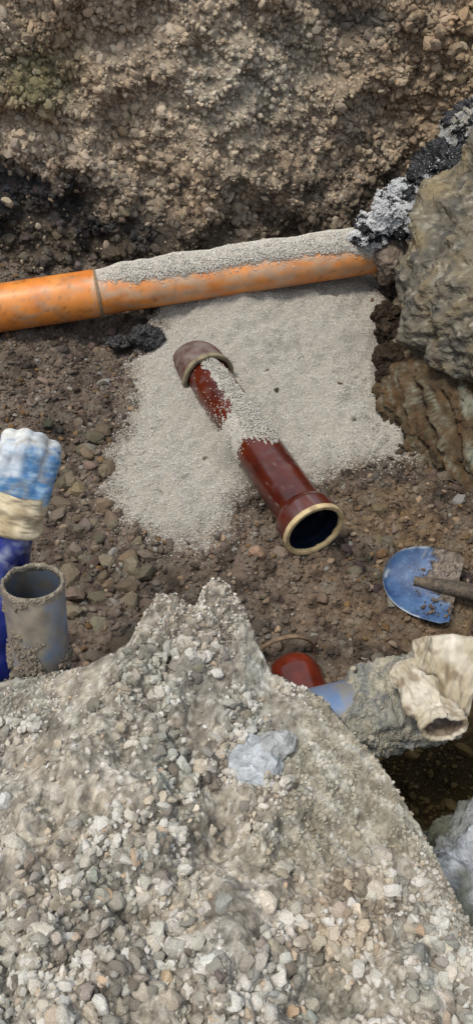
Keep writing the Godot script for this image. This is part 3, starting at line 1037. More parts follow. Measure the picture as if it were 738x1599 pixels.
	# pale boulder at the lower right
	var pale := lump(Vector3(0.43, 0.07, -0.44), Basis(Vector3.UP, -0.35), Vector3(0.19, 0.18, 0.20), 6, cut_planes(r, 13, 0.7, 0.95),
		func(p): return 0.03 * n_ridge.get_noise_3dv(p * 6.0) + 0.012 * n_mid.get_noise_3dv(p * 26.0) + 0.006 * n_mid.get_noise_3dv(p * 80.0),
		func(p, _n): return lin(116, 118, 106).lerp(lin(186, 191, 197), smooth(-0.40, -0.48, p.z + 0.06 * n_mid.get_noise_3dv(p * 16.0)) * smooth(0.08, 0.16, p.y)).lerp(lin(92, 96, 104), clampf(n_mid.get_noise_3dv(p * 20.0) * 1.5 - 0.2, 0, 0.6)))
	tag(obj("pale_boulder", pale, mats.rock), "whitish boulder at the edge of the dark hole, lower right", "boulder")

# ------------------------------------------------------------------ gravel
func build_gravel() -> void:
	var root := thing("gravel", "pale grey fine gravel heap spread round the brown clay pipe", "gravel", "", "stuff")
	var step := 0.008
	var x0 := -0.46
	var z0 := -2.80
	var cols := int(1.06 / step)
	var rows := int(1.52 / step)
	var v := PackedVector3Array()
	var ds := PackedFloat32Array()
	var col := PackedColorArray()
	for j in rows:
		for i in cols:
			var x := x0 + i * step
			var z := z0 + j * step
			var d := gravel_inside(x, z)
			ds.append(d)
			v.append(Vector3(x, gravel_height(x, z, d), z))
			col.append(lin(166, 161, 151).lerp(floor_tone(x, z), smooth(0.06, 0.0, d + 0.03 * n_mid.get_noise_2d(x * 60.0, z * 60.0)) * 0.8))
	var all := grid_index(cols, rows)
	var idx := PackedInt32Array()
	for t in range(0, all.size(), 3):
		if maxf(ds[all[t]], maxf(ds[all[t + 1]], ds[all[t + 2]])) > -0.03:
			idx.append_array(PackedInt32Array([all[t], all[t + 1], all[t + 2]]))
	tag(obj("gravel_bed", finish(v, idx, col), mats.gravel, root), "", "", "", "stuff")
	var list := []
	for i in 150000:
		var x := rng.randf_range(x0, x0 + 1.06)
		var z := rng.randf_range(z0, z0 + 1.52)
		var d := gravel_inside(x, z)
		if d < -0.01:
			if d < -0.22 or rng.randf() > 0.5 * exp(d / 0.045): continue
		var y := gravel_height(x, z, d) if d > 0.0 else maxf(floor_height(x, z), gravel_height(x, z, d))
		list.append(stone_at(Vector3(x, y, z), Vector3.UP, 0.0024 + 0.0034 * pow(rng.randf(), 1.6), 0.4, gravel_tone() if d > 0.06 or rng.randf() < 0.55 + 7.0 * d else vary(floor_tone(x, z), 0.3), 0.2))
	place_stones(root, list, 0, func(_e): return true, "grain", "grains", grain_meshes, mats.grain)

func gravel_tone() -> Color:
	var roll := rng.randf()
	if roll < 0.05: return vary(lin(138, 133, 126), 0.15)
	if roll < 0.14: return vary(lin(196, 192, 184), 0.06)
	return vary(lin(170, 166, 158), 0.12)

# ------------------------------------------------------------------ orange pipe
func orange_tone(x: float, p: Vector3) -> Color:
	var c := lin(236, 154, 76).lerp(lin(222, 130, 54), clampf(0.5 + n_big.get_noise_3dv(p * 6.0), 0, 1))
	var smear := n_mid.get_noise_3d(p.x * 9.0, p.y * 26.0, p.z * 20.0)
	c = c.lerp(lin(186, 150, 118), clampf(smear * 1.8 - 0.1, 0, 0.75))
	c = c.lerp(lin(116, 84, 56), clampf(n_mid.get_noise_3dv(p * 34.0 + Vector3(3, 1, 2)) * 2.0 - 0.55, 0, 0.7))
	# dust beside the gravel lying on the pipe
	if x > -0.47:
		c = c.lerp(lin(200, 166, 136), clampf(0.55 + smear * 1.2, 0, 0.9) * smooth(-0.075, 0.02, p.y - orange_axis(x).y))
	return c

func orange_axis(x: float) -> Vector3:
	return OR_A.lerp(OR_B, (x - OR_A.x) / (OR_B.x - OR_A.x))

func build_orange_pipe() -> void:
	var root := thing("orange_pipe", "long orange plastic drain pipe crossing the trench, gravel on its right half", "pipe")
	var joint := orange_axis(-0.462)
	var dir := (OR_B - OR_A).normalized()
	var tint := func(_t, _a, p): return orange_tone(p.x, p)
	obj("barrel", tube(line(joint - dir * 0.09, OR_B, 190), 56, func(_t, _a): return 0.0725, tint), mats.plastic, root)
	# the left length ends in a slightly wider socket with a rounded lip
	var prof := PackedVector2Array()
	var back := joint.distance_to(OR_A)
	for k in 150:
		prof.append(Vector2(-back + (back - 0.006) * k / 149.0, 0.0775))
	for k in 7:
		var a := PI / 2 * k / 6.0
		prof.append(Vector2(-0.006 + 0.006 * sin(a), 0.0720 + 0.0055 * cos(a)))
	obj("socket", lathe(joint, dir, prof, 56, func(_x, _a, p): return orange_tone(p.x, p)), mats.plastic, root)
	var seal := PackedVector2Array()
	for k in 9:
		var a := TAU * k / 8.0
		seal.append(Vector2(0.002 + 0.0045 * cos(a), 0.0755 + 0.0030 * sin(a)))
	obj("seal", lathe(joint, dir, seal, 56, func(_x, _a, _p): return lin(172, 150, 124), 0.0015), mats.mud, root)

	var heap := thing("gravel", "pale gravel lying along the top of the orange pipe", "gravel", "", "stuff")
	var side := dir.cross(Vector3.UP).normalized()
	var up := side.cross(dir)
	var v := PackedVector3Array()
	var col := PackedColorArray()
	var cols := 26
	var rows := 180
	for j in rows:
		var x := lerpf(-0.45, 0.47, float(j) / (rows - 1))
		for i in cols:
			var e := float(i) / (cols - 1)
			var a := lerpf(-1.15, gravel_reach(x) - 0.06, e)
			var thick := (0.015 + 0.007 * n_mid.get_noise_2d(x * 8.0, 4.0)) * sqrt(maxf(0.0, sin(PI * e))) * smooth(-0.45, -0.36, x)
			var o := up * cos(a) + side * sin(a)
			v.append(orange_axis(x) + o * (0.0715 + thick * (1.0 + 0.6 * n_mid.get_noise_2d(x * 22.0, a * 3.0))) )
			col.append(lin(184, 176, 164))
	tag(obj("gravel_bed", finish(v, grid_index(cols, rows), col), mats.gravel, heap), "", "", "", "stuff")
	var list := []
	for i in 30000:
		var x := rng.randf_range(-0.46, 0.47)
		var a0 := gravel_reach(x)
		var a := rng.randf_range(-1.2, a0 + 0.35)
		if a > a0 and rng.randf() > 0.45 * exp(-(a - a0) / 0.09): continue
		var e := clampf((a + 1.15) / (a0 + 1.15), 0, 1)
		var o := up * cos(a) + side * sin(a)
		var thick := (0.015 + 0.007 * n_mid.get_noise_2d(x * 8.0, 4.0)) * sqrt(maxf(0.0, sin(PI * e))) * smooth(-0.45, -0.36, x)
		list.append(stone_at(orange_axis(x) + o * (0.0730 + thick), o, 0.0024 + 0.0036 * pow(rng.randf(), 1.5), 0.3, gravel_tone() * 1.22, 0.2))
	place_stones(heap, list, 0, func(_e): return true, "grain", "grains", grain_meshes, mats.grain)

func gravel_reach(x: float) -> float:    # how far round the pipe, towards the viewer, the gravel comes
	return 0.50 + 0.34 * smooth(-0.46, -0.33, x) - 0.04 * smooth(-0.15, 0.1, x) + 0.22 * smooth(0.15, 0.42, x) + 0.16 * n_mid.get_noise_2d(x * 9.0, 2.0) + 0.10 * n_mid.get_noise_2d(x * 30.0, 8.0) + 0.25 * smooth(0.38, 0.45, x)

# ------------------------------------------------------------------ brown clay pipes
func clay_tone(p: Vector3, film := 0.0) -> Color:
	var c := lin(92, 34, 20).lerp(lin(66, 24, 17), clampf(0.5 + n_big.get_noise_3dv(p * 9.0) * 1.4, 0, 1))
	c = c.lerp(lin(112, 92, 92), clampf(n_mid.get_noise_3dv(p * 24.0) * 1.1 - 0.22 + film, 0, 0.75))
	return c.lerp(lin(176, 164, 150), clampf(n_mid.get_noise_3dv(p * 110.0) * 2.2 - 1.0, 0, 0.6))

func build_clay_pipes() -> void:
	var dir := (CL_B - CL_A).normalized()
	var root := thing("clay_pipe", "brown glazed clay pipe lying in gravel with its open socket towards the viewer", "pipe")
	var lp := CL_A.distance_to(CL_B)
	var prof := PackedVector2Array([Vector2(-0.06, 0.0655)])
	for k in 60:
		prof.append(Vector2(-0.055 + (lp - 0.075 + 0.055) * k / 59.0, 0.0655))
	obj("barrel", lathe(CL_A, dir, prof, 72, func(_x, _a, p):
		# dried film on the upstream half
		var t: float = (p - CL_A).dot(dir) / lp
		return clay_tone(p, 0.45 * smooth(0.55, 0.1, t) * smooth(0.1, 0.9, 0.5 + n_mid.get_noise_3dv(p * 12.0)))), mats.glaze, root)
	# socket: shoulder, belly, mouth
	prof = PackedVector2Array([Vector2(lp - 0.082, 0.064), Vector2(lp - 0.076, 0.0675), Vector2(lp - 0.068, 0.0735), Vector2(lp - 0.060, 0.078), Vector2(lp - 0.050, 0.0798), Vector2(lp - 0.012, 0.0800)])
	var sock := obj("socket", lathe(CL_A, dir, prof, 72, func(x, _a, p): return clay_tone(p, 0.42 * smooth(lp - 0.075, lp - 0.05, x))), mats.glaze, root)
	var rim := PackedVector2Array([Vector2(lp - 0.014, 0.0805), Vector2(lp - 0.012, 0.0825), Vector2(lp - 0.002, 0.0835), Vector2(lp + 0.001, 0.0825), Vector2(lp + 0.002, 0.0800), Vector2(lp + 0.001, 0.0725), Vector2(lp - 0.001, 0.0705), Vector2(lp - 0.008, 0.0700), Vector2(lp - 0.014, 0.0702)])
	obj("rim", lathe(CL_A, dir, rim, 72, func(_x, _a, p): return lin(206, 184, 142).lerp(lin(160, 140, 108), clampf(n_mid.get_noise_3dv(p * 40.0) * 1.6, 0, 0.8)), 0.0008, true), mats.clay, sock)
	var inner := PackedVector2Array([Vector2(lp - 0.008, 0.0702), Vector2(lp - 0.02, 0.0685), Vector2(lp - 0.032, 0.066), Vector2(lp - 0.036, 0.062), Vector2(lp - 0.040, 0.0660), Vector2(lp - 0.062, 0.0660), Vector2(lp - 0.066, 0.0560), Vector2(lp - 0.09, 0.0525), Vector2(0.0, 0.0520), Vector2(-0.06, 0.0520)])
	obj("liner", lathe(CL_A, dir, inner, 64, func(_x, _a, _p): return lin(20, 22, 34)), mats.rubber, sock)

	# gravel spilled along the top of the barrel
	var spill := thing("gravel", "gravel spilled over the top and left side of the brown clay pipe", "gravel", "", "stuff")
	var side := dir.cross(Vector3.UP).normalized()
	var up := side.cross(dir)
	var list := []
	for i in 36000:
		var t := rng.randf_range(0.02, 0.66)
		var a := rng.randf_range(-1.5, 2.0)
		# angle of the middle of the strip and half its width, along the pipe; positive angles are the left-hand side
		var mid := -0.16 - 0.08 * smooth(0.2, 0.5, t) + 0.20 * smooth(0.12, 0.0, t)
		var half := 0.42 + 0.30 * smooth(0.25, 0.45, t)
		var edge := half - absf(a - mid) + 0.24 * n_mid.get_noise_2d(t * 18.0, a * 4.0)
		# over the left side in the middle
		if a > 0.0:
			edge = maxf(edge, 0.075 - absf(t - 0.43 - 0.02 * a) + 0.04 * n_mid.get_noise_2d(t * 30.0, a * 5.0))
		edge -= 1.4 * smooth(0.53, 0.66, t + 0.05 * n_mid.get_noise_2d(a * 6.0, 3.0))
		if edge < 0.0 and rng.randf() > 0.06 * exp(edge / 0.10): continue
		var o := up * cos(a) + side * sin(a)
		var thick := 0.010 * smooth(0.0, 0.3, edge) * rng.randf()
		list.append(stone_at(CL_A + dir * lp * t + o * (0.0655 + thick), o, 0.0024 + 0.0036 * pow(rng.randf(), 1.5), 0.25, gravel_tone(), 0.2))
	place_stones(spill, list, 0, func(_e): return true, "grain", "grains", grain_meshes, mats.grain)

	# the bend that the barrel is pushed into
	var bend := thing("clay_pipe_bend", "brown clay pipe bend half buried in gravel, pale rim round the clay pipe's far end", "pipe bend")
	var path := PackedVector3Array()
	var pos := CL_A - dir * -0.005
	var d := -dir
	for k in 34:
		path.append(pos)
		pos += d * 0.0065
		if k > 6:
			d = d.slerp(Vector3(0, -1, 0), 0.055).normalized()
	obj("elbow", tube(path, 56, func(t, _a): return 0.0785 - 0.006 * smooth(0.25, 0.5, t), func(_t, _a, p): return clay_tone(p, 0.30).lerp(lin(128, 117, 112), clampf(0.6 + 0.9 * n_mid.get_noise_3dv(p * 26.0) + 0.3 * n_mid.get_noise_3dv(p * 90.0), 0, 0.95) * smooth(-0.02, 0.06, p.y - 0.09)), dir.cross(Vector3.UP).cross(dir)), mats.dusty, bend)
	var ring := PackedVector2Array([Vector2(-0.004, 0.0785), Vector2(-0.002, 0.0825), Vector2(0.006, 0.0845), Vector2(0.013, 0.0840), Vector2(0.016, 0.0815), Vector2(0.014, 0.0715), Vector2(0.010, 0.0690), Vector2(-0.004, 0.0690)])
	obj("rim", lathe(CL_A, dir, ring, 72, func(_x, _a, p): return lin(150, 138, 112).lerp(lin(110, 100, 84), clampf(0.4 + n_mid.get_noise_3dv(p * 30.0) * 1.6, 0, 1)), 0.001, true), mats.clay, bend)

	# a second clay pipe, buried, by the foot of the mound
	var other := thing("clay_pipe", "short red-brown clay pipe end showing behind the mound, buried in soil", "pipe")
	var a0 := Vector3(0.121, 0.016, -1.012)
	var d2 := Vector3(0.20, -0.04, 0.97).normalized()
	var p2 := PackedVector2Array([Vector2(-0.004, 0.002), Vector2(-0.002, 0.016), Vector2(0.002, 0.027), Vector2(0.008, 0.037), Vector2(0.015, 0.0450), Vector2(0.024, 0.0520), Vector2(0.034, 0.0570), Vector2(0.046, 0.0600)])
	for k in 24: p2.append(Vector2(0.048 + 0.0050 * k, 0.0610))
	obj("barrel", lathe(a0, d2, p2, 56, func(_x, _a, p): return lin(122, 44, 24).lerp(lin(92, 32, 18), clampf(0.5 + n_mid.get_noise_3dv(p * 20.0), 0, 1))), mats.glaze, other)
	var r2 := PackedVector2Array([Vector2(-0.012, 0.0690), Vector2(-0.010, 0.0745), Vector2(-0.002, 0.0750), Vector2(0.0, 0.0720), Vector2(-0.002, 0.0675), Vector2(-0.010, 0.0670)])
	obj("rim", lathe(a0 - d2 * 0.015 + Vector3(-0.006, -0.010, 0.004), d2, r2, 64, func(_x, _a, p): return lin(140, 118, 94).lerp(lin(104, 88, 74), clampf(0.5 + n_mid.get_noise_3dv(p * 40.0) * 1.5, 0, 1)), 0.002, true), mats.clay, other)

# ------------------------------------------------------------------ blue-grey pipes
func build_blue_pipes() -> void:
	var root := thing("upright_pipe", "blue-grey plastic pipe standing upright with a muddy open top", "pipe")
	var top := Vector3(-0.342, 0.495, -0.838)
	var axis := Vector3(0.06, 0.97, -0.22).normalized()
	var foot := top - axis * 0.50
	var side := axis.cross(Vector3(0, 0, 1)).normalized()
	var tint := func(_x, _a, p):
		var c := lin(104, 118, 138).lerp(lin(136, 152, 174), clampf(0.5 + n_mid.get_noise_3dv(p * 10.0), 0, 1))
		var front: float = (p - top).dot(Vector3(0.25, 0, 1.0))
		var right: float = (p - top).dot(Vector3(1, 0, 0.3))
		var dirt: float = 1.0 + 1.1 * n_mid.get_noise_3dv(p * 16.0) + 0.35 * n_mid.get_noise_3dv(p * 60.0) - 1.1 * smooth(0.025, 0.05, right) + 0.3 * smooth(0.0, 0.05, front)
		dirt = maxf(dirt, 1.2 * smooth(0.025, 0.005, (top - p).dot(axis)))
		return c.lerp(lin(160, 149, 132).lerp(lin(124, 114, 101), clampf(0.5 + n_mid.get_noise_3dv(p * 30.0), 0, 1)), clampf(dirt, 0, 0.95))
	var prof := PackedVector2Array()
	for k in 90: prof.append(Vector2(0.50 * k / 89.0, 0.0515))
	obj("outer_wall", lathe(foot, axis, prof, 64, tint, 0.0012), mats.plastic, root)
	var inn := PackedVector2Array()
	for k in 40: inn.append(Vector2(0.499 - 0.44 * k / 39.0, 0.0470))
	obj("inner_wall", lathe(foot, axis, inn, 56, func(_x, _a, p): return lin(78, 90, 106).lerp(lin(100, 94, 84), clampf(0.45 + 1.6 * n_mid.get_noise_3dv(p * 22.0), 0, 0.9))), mats.plastic, root)
	var lip := PackedVector2Array([Vector2(0.490, 0.0525), Vector2(0.498, 0.0530), Vector2(0.503, 0.0515), Vector2(0.504, 0.0490), Vector2(0.501, 0.0462), Vector2(0.492, 0.0460)])
	obj("muddy_rim", lathe(foot, axis, lip, 110, func(_x, _a, p): return lin(160, 150, 134) * (1.0 + 0.5 * n_mid.get_noise_3dv(p * 80.0)), 0.0025, true), mats.mud, root)
	obj("mud_inside", lump(foot + axis * 0.20, Basis(), Vector3(0.046, 0.03, 0.046), 3, [], func(p): return 0.006 * n_mid.get_noise_3dv(p * 60.0), func(_p, _n): return lin(70, 62, 54)), mats.mud, root)
	# mud clinging to the lower front
	var list := []
	for i in 5200:
		var along := rng.randf_range(0.18, 0.49)
		var a := rng.randf() * TAU
		var o := (side * cos(a) + axis.cross(side) * sin(a))
		var p := foot + axis * along + o * 0.0515
		var want := n_mid.get_noise_3dv(p * 18.0) + 0.60 * smooth(0.44, 0.33, along) - 0.35 + 0.3 * smooth(0.47, 0.49, along) - 0.5 * smooth(0.02, 0.05, (p - top).dot(Vector3(1, 0, 0.3)))
		if want < 0.0: continue
		list.append(stone_at(p, o, rng.randf_range(0.004, 0.013) * (0.7 + smooth(0.4, 0.25, along)), 0.4, vary(lin(138, 128, 114), 0.3), 0.2))
	place_stones(root, list, 0, func(_e): return true, "mud_crumb", "mud_crumbs")

	# the lying pipe
	var low := thing("lying_pipe", "blue plastic pipe lying caked in grey mud under the work glove", "pipe")
	var a := Vector3(0.069, 0.262, -0.689)
	var b := Vector3(0.385, 0.304, -0.748)
	var d := (b - a).normalized()
	obj("pipe_wall", tube(line(a, b, 120), 56, func(_t, _a): return 0.0610, func(_t, _a, p): return lin(92, 116, 154).lerp(lin(128, 124, 114), clampf(0.25 + 1.5 * n_mid.get_noise_3dv(p * 18.0), 0, 0.9))), mats.plastic, low)
	var crust_tint := func(_t, _a, p):
		var c := lin(196, 188, 166).lerp(lin(160, 158, 148), clampf(0.5 + 1.5 * n_mid.get_noise_3dv(p * 14.0), 0, 1))
		return c.lerp(lin(108, 114, 122), clampf(1.4 * n_mid.get_noise_3dv(p * 30.0 + Vector3.ONE * 3.0), 0, 0.8))
	obj("mud_crust", tube(line(a.lerp(b, 0.10), b, 150), 100, func(t, an):
		var p := Vector3(t * 4.0, cos(an) * 1.1, sin(an) * 1.1)
		var front: float = smooth(0.1, 1.1, an) * smooth(3.6, 3.0, an)
		var edge := smooth(0.0, 0.07, t - lerpf(0.36, 0.05, front) + 0.09 * n_mid.get_noise_3dv(p * 1.2)) * smooth(1.0, 0.92, t)
		return 0.0570 + edge * (0.020 + 0.016 * n_mid.get_noise_3dv(p * 1.3) + 0.007 * n_mid.get_noise_3dv(p * 3.5) + 0.003 * n_mid.get_noise_3dv(p * 10.0)), crust_tint), mats.mud, low)
	list = []
	var sd := d.cross(Vector3.UP).normalized()
	var u2 := sd.cross(d)
	for i in 80:
		var t := rng.randf_range(0.44, 0.97)
		var an := rng.randf_range(-2.6, 2.6)
		var o := u2 * cos(an) + sd * sin(an)
		if n_mid.get_noise_2d(t * 30.0, an * 3.0) < 0.0: continue
		list.append(stone_at(a.lerp(b, t) + o * 0.078, o, rng.randf_range(0.004, 0.013), 0.4, vary(lin(186, 178, 158), 0.25), 0.2))
	place_stones(low, list, 0, func(_e): return true, "mud_crumb", "mud_crumbs")

# ------------------------------------------------------------------ limp work glove on the lying pipe
func cloth_tone(p: Vector3) -> Color:
	var c := lin(178, 166, 144).lerp(lin(214, 206, 190), clampf(0.4 + n_mid.get_noise_3dv(p * 14.0) * 1.3, 0, 1))
	return c.lerp(lin(126, 108, 84), clampf(n_mid.get_noise_3dv(p * 22.0 + Vector3(4, 0, 1)) * 1.9 - 0.1, 0, 0.8))

func wrinkle(p: Vector3) -> float:
	return 0.0045 * (n_ridge.get_noise_3d(p.x * 16.0 + p.y * 8.0, p.y * 9.0, p.z * 22.0)) + 0.003 * n_mid.get_noise_3dv(p * 40.0)

# a soft pouch of cloth between four corners, bulging by its thickness
func pouch(tl: Vector3, tr: Vector3, br: Vector3, bl: Vector3, thick: float, curve: float, salt: float) -> ArrayMesh:
	var n := ((tr - tl).cross(bl - tl)).normalized()
	var v := PackedVector3Array()
	var col := PackedColorArray()
	var m := 48
	for side in [1.0, -1.0]:
		for j in m:
			for i in m:
				var s := float(i) / (m - 1)
				var t := float(j) / (m - 1)
				var p := tl.lerp(tr, s).lerp(bl.lerp(br, s), t)
				# outline bows outwards a little and wanders
				var mid := (tl + tr + br + bl) * 0.25
				var es := 4.0 * s * (1.0 - s)
				var et := 4.0 * t * (1.0 - t)
				p += (p - mid) * curve * (es + et - 2.0 * es * et)
				p += (p - mid) * 0.10 * n_mid.get_noise_3d(s * 2.0, t * 2.0, salt)
				var body := sqrt(maxf(0.0, 1.0 - pow(2.0 * s - 1.0, 6.0))) * sqrt(maxf(0.0, 1.0 - pow(2.0 * t - 1.0, 6.0)))
				# long creases running down the cloth
				var fold := n_ridge_soft.get_noise_3d(s * 1.1 + t * 0.8, t * 0.3 - s * 0.2, salt) * 0.009 + n_mid.get_noise_3d(s * 1.6, t * 1.2, salt) * 0.012
				var q: Vector3 = p + n * -side * (thick * body) - n * fold * body
				v.append(q)
				col.append(cloth_tone(q))
	var one := grid_index(m, m)
	var idx := one.duplicate()
	for k in range(0, one.size(), 3):
		idx.append_array(PackedInt32Array([one[k] + m * m, one[k + 2] + m * m, one[k + 1] + m * m]))
	return finish(v, idx, col)

func build_glove() -> void:
	var root := thing("work_glove", "limp dirty beige work glove lying folded over the mud-caked pipe", "glove")
	# the hand part: a flat triangular flap behind and a rolled fold over its edge
	obj("hand", pouch(Vector3(0.314, 0.422, -0.775), Vector3(0.418, 0.428, -0.767), Vector3(0.378, 0.372, -0.660), Vector3(0.338, 0.385, -0.681), 0.011, 0.10, 1.0), mats.cloth, root)
	obj("folded_finger", pouch(Vector3(0.296, 0.420, -0.772), Vector3(0.328, 0.426, -0.772), Vector3(0.332, 0.402, -0.712), Vector3(0.300, 0.406, -0.724), 0.012, 0.14, 5.0), mats.cloth, root)
	# the cuff: an open, sagging sleeve of cloth
	var knots := [Vector3(0.250, 0.412, -0.752), Vector3(0.264, 0.410, -0.731), Vector3(0.291, 0.404, -0.697), Vector3(0.317, 0.396, -0.658), Vector3(0.325, 0.402, -0.619), Vector3(0.322, 0.412, -0.590)]
	var path := PackedVector3Array()
	for k in 60:
		var t := k / 59.0 * 2.999
		var i := int(t) + 1
		path.append((knots[i] as Vector3).cubic_interpolate(knots[i + 1], knots[i - 1], knots[i + 2], t - int(t)))
	var out_r := func(t: float, a: float) -> float:
		var w := lerpf(0.024, 0.033, smooth(0.0, 0.45, t)) * (0.45 + 0.55 * smooth(0.0, 0.07, t))
		var flat := lerpf(0.50, 0.80, smooth(0.6, 1.0, t)) + 0.08 * sin(t * 17.0)
		var ell := 1.0 / sqrt(pow(sin(a), 2.0) + pow(cos(a) / flat, 2.0))
		var f := 0.05 * sin(a * 3.0 + t * 6.0) + 0.20 * n_ridge.get_noise_3d(cos(a) * 0.5 + t, sin(a) * 0.5, t * 0.8) * smooth(0.02, 0.2, t) + 0.20 * n_mid.get_noise_3d(cos(a) * 1.3, sin(a) * 1.3, t * 5.0)
		return w * ell * (1.0 + f) + 0.009 * n_ridge_soft.get_noise_3d(cos(a) * 0.8 + t * 1.6, sin(a) * 0.8, t * 1.2 + 4.0) * smooth(0.03, 0.15, t) * smooth(1.0, 0.92, t) + 0.003 * n_mid.get_noise_3d(cos(a) * 2.5, sin(a) * 2.5 + t * 5.0, t * 11.0)
	var n := path.size()
	var cuff := obj("cuff", tube(path, 72, out_r, func(_t, _a, p): return cloth_tone(p)), mats.cloth, root)
	var back := path.duplicate()
	back.reverse()
	back = back.slice(0, 34)
	obj("lining", tube(back, 72, func(t, a): return (out_r.call(1.0 - t * 33.0 / 59.0, TAU - a) as float) * lerpf(1.0, 0.80, smooth(0.0, 0.03, t)), func(_t, _a, p): return cloth_tone(p).lerp(lin(110, 92, 80), 0.7)), mats.cloth, cuff)
	# the rolled hem round the opening
	var hem := PackedVector3Array()
	var e := path[n - 1]
	var dr := (path[n - 1] - path[n - 2]).normalized()
	var sd := dr.cross(Vector3.UP).normalized()
	var up := sd.cross(dr)
	for k in 73:
		var a := TAU * k / 72.0
		hem.append(e + (up * cos(a) + sd * sin(a)) * (out_r.call(1.0, a) as float) * 0.98)
	obj("hem", tube(hem, 10, func(t, _a): return 0.0040 + 0.0012 * n_mid.get_noise_1d(t * 9.0), func(_t, _a, p): return cloth_tone(p), dr), mats.cloth, cuff)

# ------------------------------------------------------------------ shovel
func build_shovel() -> void:
	var root := thing("shovel", "blue steel shovel with muddy blade lying on the stony floor", "shovel")
	var neck := Vector3(0.495, 0.060, -1.180)
	var along := Vector3(-0.90, -0.05, -0.36).normalized()     # from the neck to the tip
	var nrm := Vector3(-0.05, 0.93, 0.36).normalized()
	var across := along.cross(nrm).normalized()
	nrm = across.cross(along).normalized()
	var rows := 60
	var cols := 48
	var v := PackedVector3Array()
	var col := PackedColorArray()
	for side in 2:
		for j in rows:
			var t := float(j) / (rows - 1)
			var l := -0.030 + 0.175 * t
			# outline: square shoulders, rounded point
			var w := 0.092 * sqrt(maxf(0.0, 1.0 - pow(maxf(0.0, (t - 0.30) / 0.70), 2.4))) * (0.90 + 0.10 * smooth(0.0, 0.12, t))
			for i in cols:
				var s := float(i) / (cols - 1) * 2.0 - 1.0
				var ridge := 0.010 * exp(-pow(s * w / 0.016, 2.0)) * smooth(0.75, 0.2, t)
				var h := 0.020 * s * s + ridge + 0.012 * t * t
				var p := neck + along * l + across * (s * w) + nrm * (h - 0.004 - 0.0022 * side)
				var mud := 0.55 * n_mid.get_noise_3dv(p * 17.0) + 0.30 * n_mid.get_noise_3dv(p * 52.0) + 1.1 * smooth(0.75, 0.05, t + 0.55 * maxf(0.0, -s) - 0.10 * s) - 0.62
				if side == 0: p += nrm * (0.006 * smooth(0.0, 0.3, mud) * (1.0 + n_mid.get_noise_3dv(p * 70.0)))
				v.append(p)
				var c := lin(40, 70, 114).lerp(lin(72, 104, 146), clampf(0.4 + n_mid.get_noise_3dv(p * 18.0) * 1.2, 0, 1))
				c = c.lerp(lin(150, 164, 178), clampf(n_ridge.get_noise_3d(p.x * 30.0, p.y * 8.0, p.z * 70.0) * 1.2 - 0.75, 0, 0.5))
				c = c.lerp(lin(186, 196, 202), 0.75 * smooth(0.93, 1.0, maxf(t, absf(s) * smooth(0.2, 0.4, t)) + 0.04 * n_mid.get_noise_3dv(p * 50.0)))
				col.append(c.lerp(lin(118, 103, 88).lerp(lin(90, 80, 72), clampf(0.5 + n_mid.get_noise_3dv(p * 40.0), 0, 1)), clampf(mud * 5.0, 0, 1)))
	var idx := grid_index(cols, rows)
	var second := PackedInt32Array()
	for k in idx: second.append(k + rows * cols)
	second.reverse()
	idx.append_array(second)
	# close the thin edge
	for j in rows - 1:
		for i in [0, cols - 1]:
			var a: int = j * cols + i
			idx.append_array(PackedInt32Array([a, a + cols, a + rows * cols, a + cols, a + cols + rows * cols, a + rows * cols]))
	obj("blade", finish(v, idx, col), mats.paint, root)
	var mud_tint := func(_t, _a, p): return lin(134, 120, 104).lerp(lin(100, 92, 84), clampf(0.5 + 1.4 * n_mid.get_noise_3dv(p * 30.0), 0, 1))
	var shaft_dir := Vector3(0.93, 0.12, 0.34).normalized()
	obj("socket", tube(line(neck + along * 0.07 + nrm * 0.004, neck + shaft_dir * 0.12 + nrm * 0.012, 30), 24, func(t, a): return lerpf(0.012, 0.0195, smooth(0.0, 0.5, t)) + 0.001 * n_mid.get_noise_2d(t * 20.0, a * 2.0), mud_tint), mats.mud, root)
	obj("shaft", tube(line(neck + shaft_dir * 0.10 + nrm * 0.012, neck + shaft_dir * 0.52 + nrm * 0.012, 40), 24, func(_t, _a): return 0.0175, func(_t, _a, p): return lin(128, 117, 102).lerp(lin(92, 84, 74), clampf(0.5 + 1.4 * n_mid.get_noise_3dv(p * 20.0), 0, 1))), mats.clay, root)
	var list := []
	for i in 420:
		var l := rng.randf_range(-0.03, 0.10)
		var s := rng.randf_range(-0.08, 0.06)
		if n_mid.get_noise_2d(l * 40.0, s * 40.0) + 0.5 * (0.04 - l) / 0.08 < 0.25: continue
		var p := neck + along * l + across * s + nrm * (0.020 * pow(s / 0.092, 2.0) + 0.002)
		list.append(stone_at(p, nrm, 0.003 + 0.008 * pow(rng.randf(), 2.0), 0.45, vary(lin(114, 100, 86), 0.3), 0.3))
	place_stones(root, list, 0, func(_e): return true, "mud_crumb", "mud_crumbs")

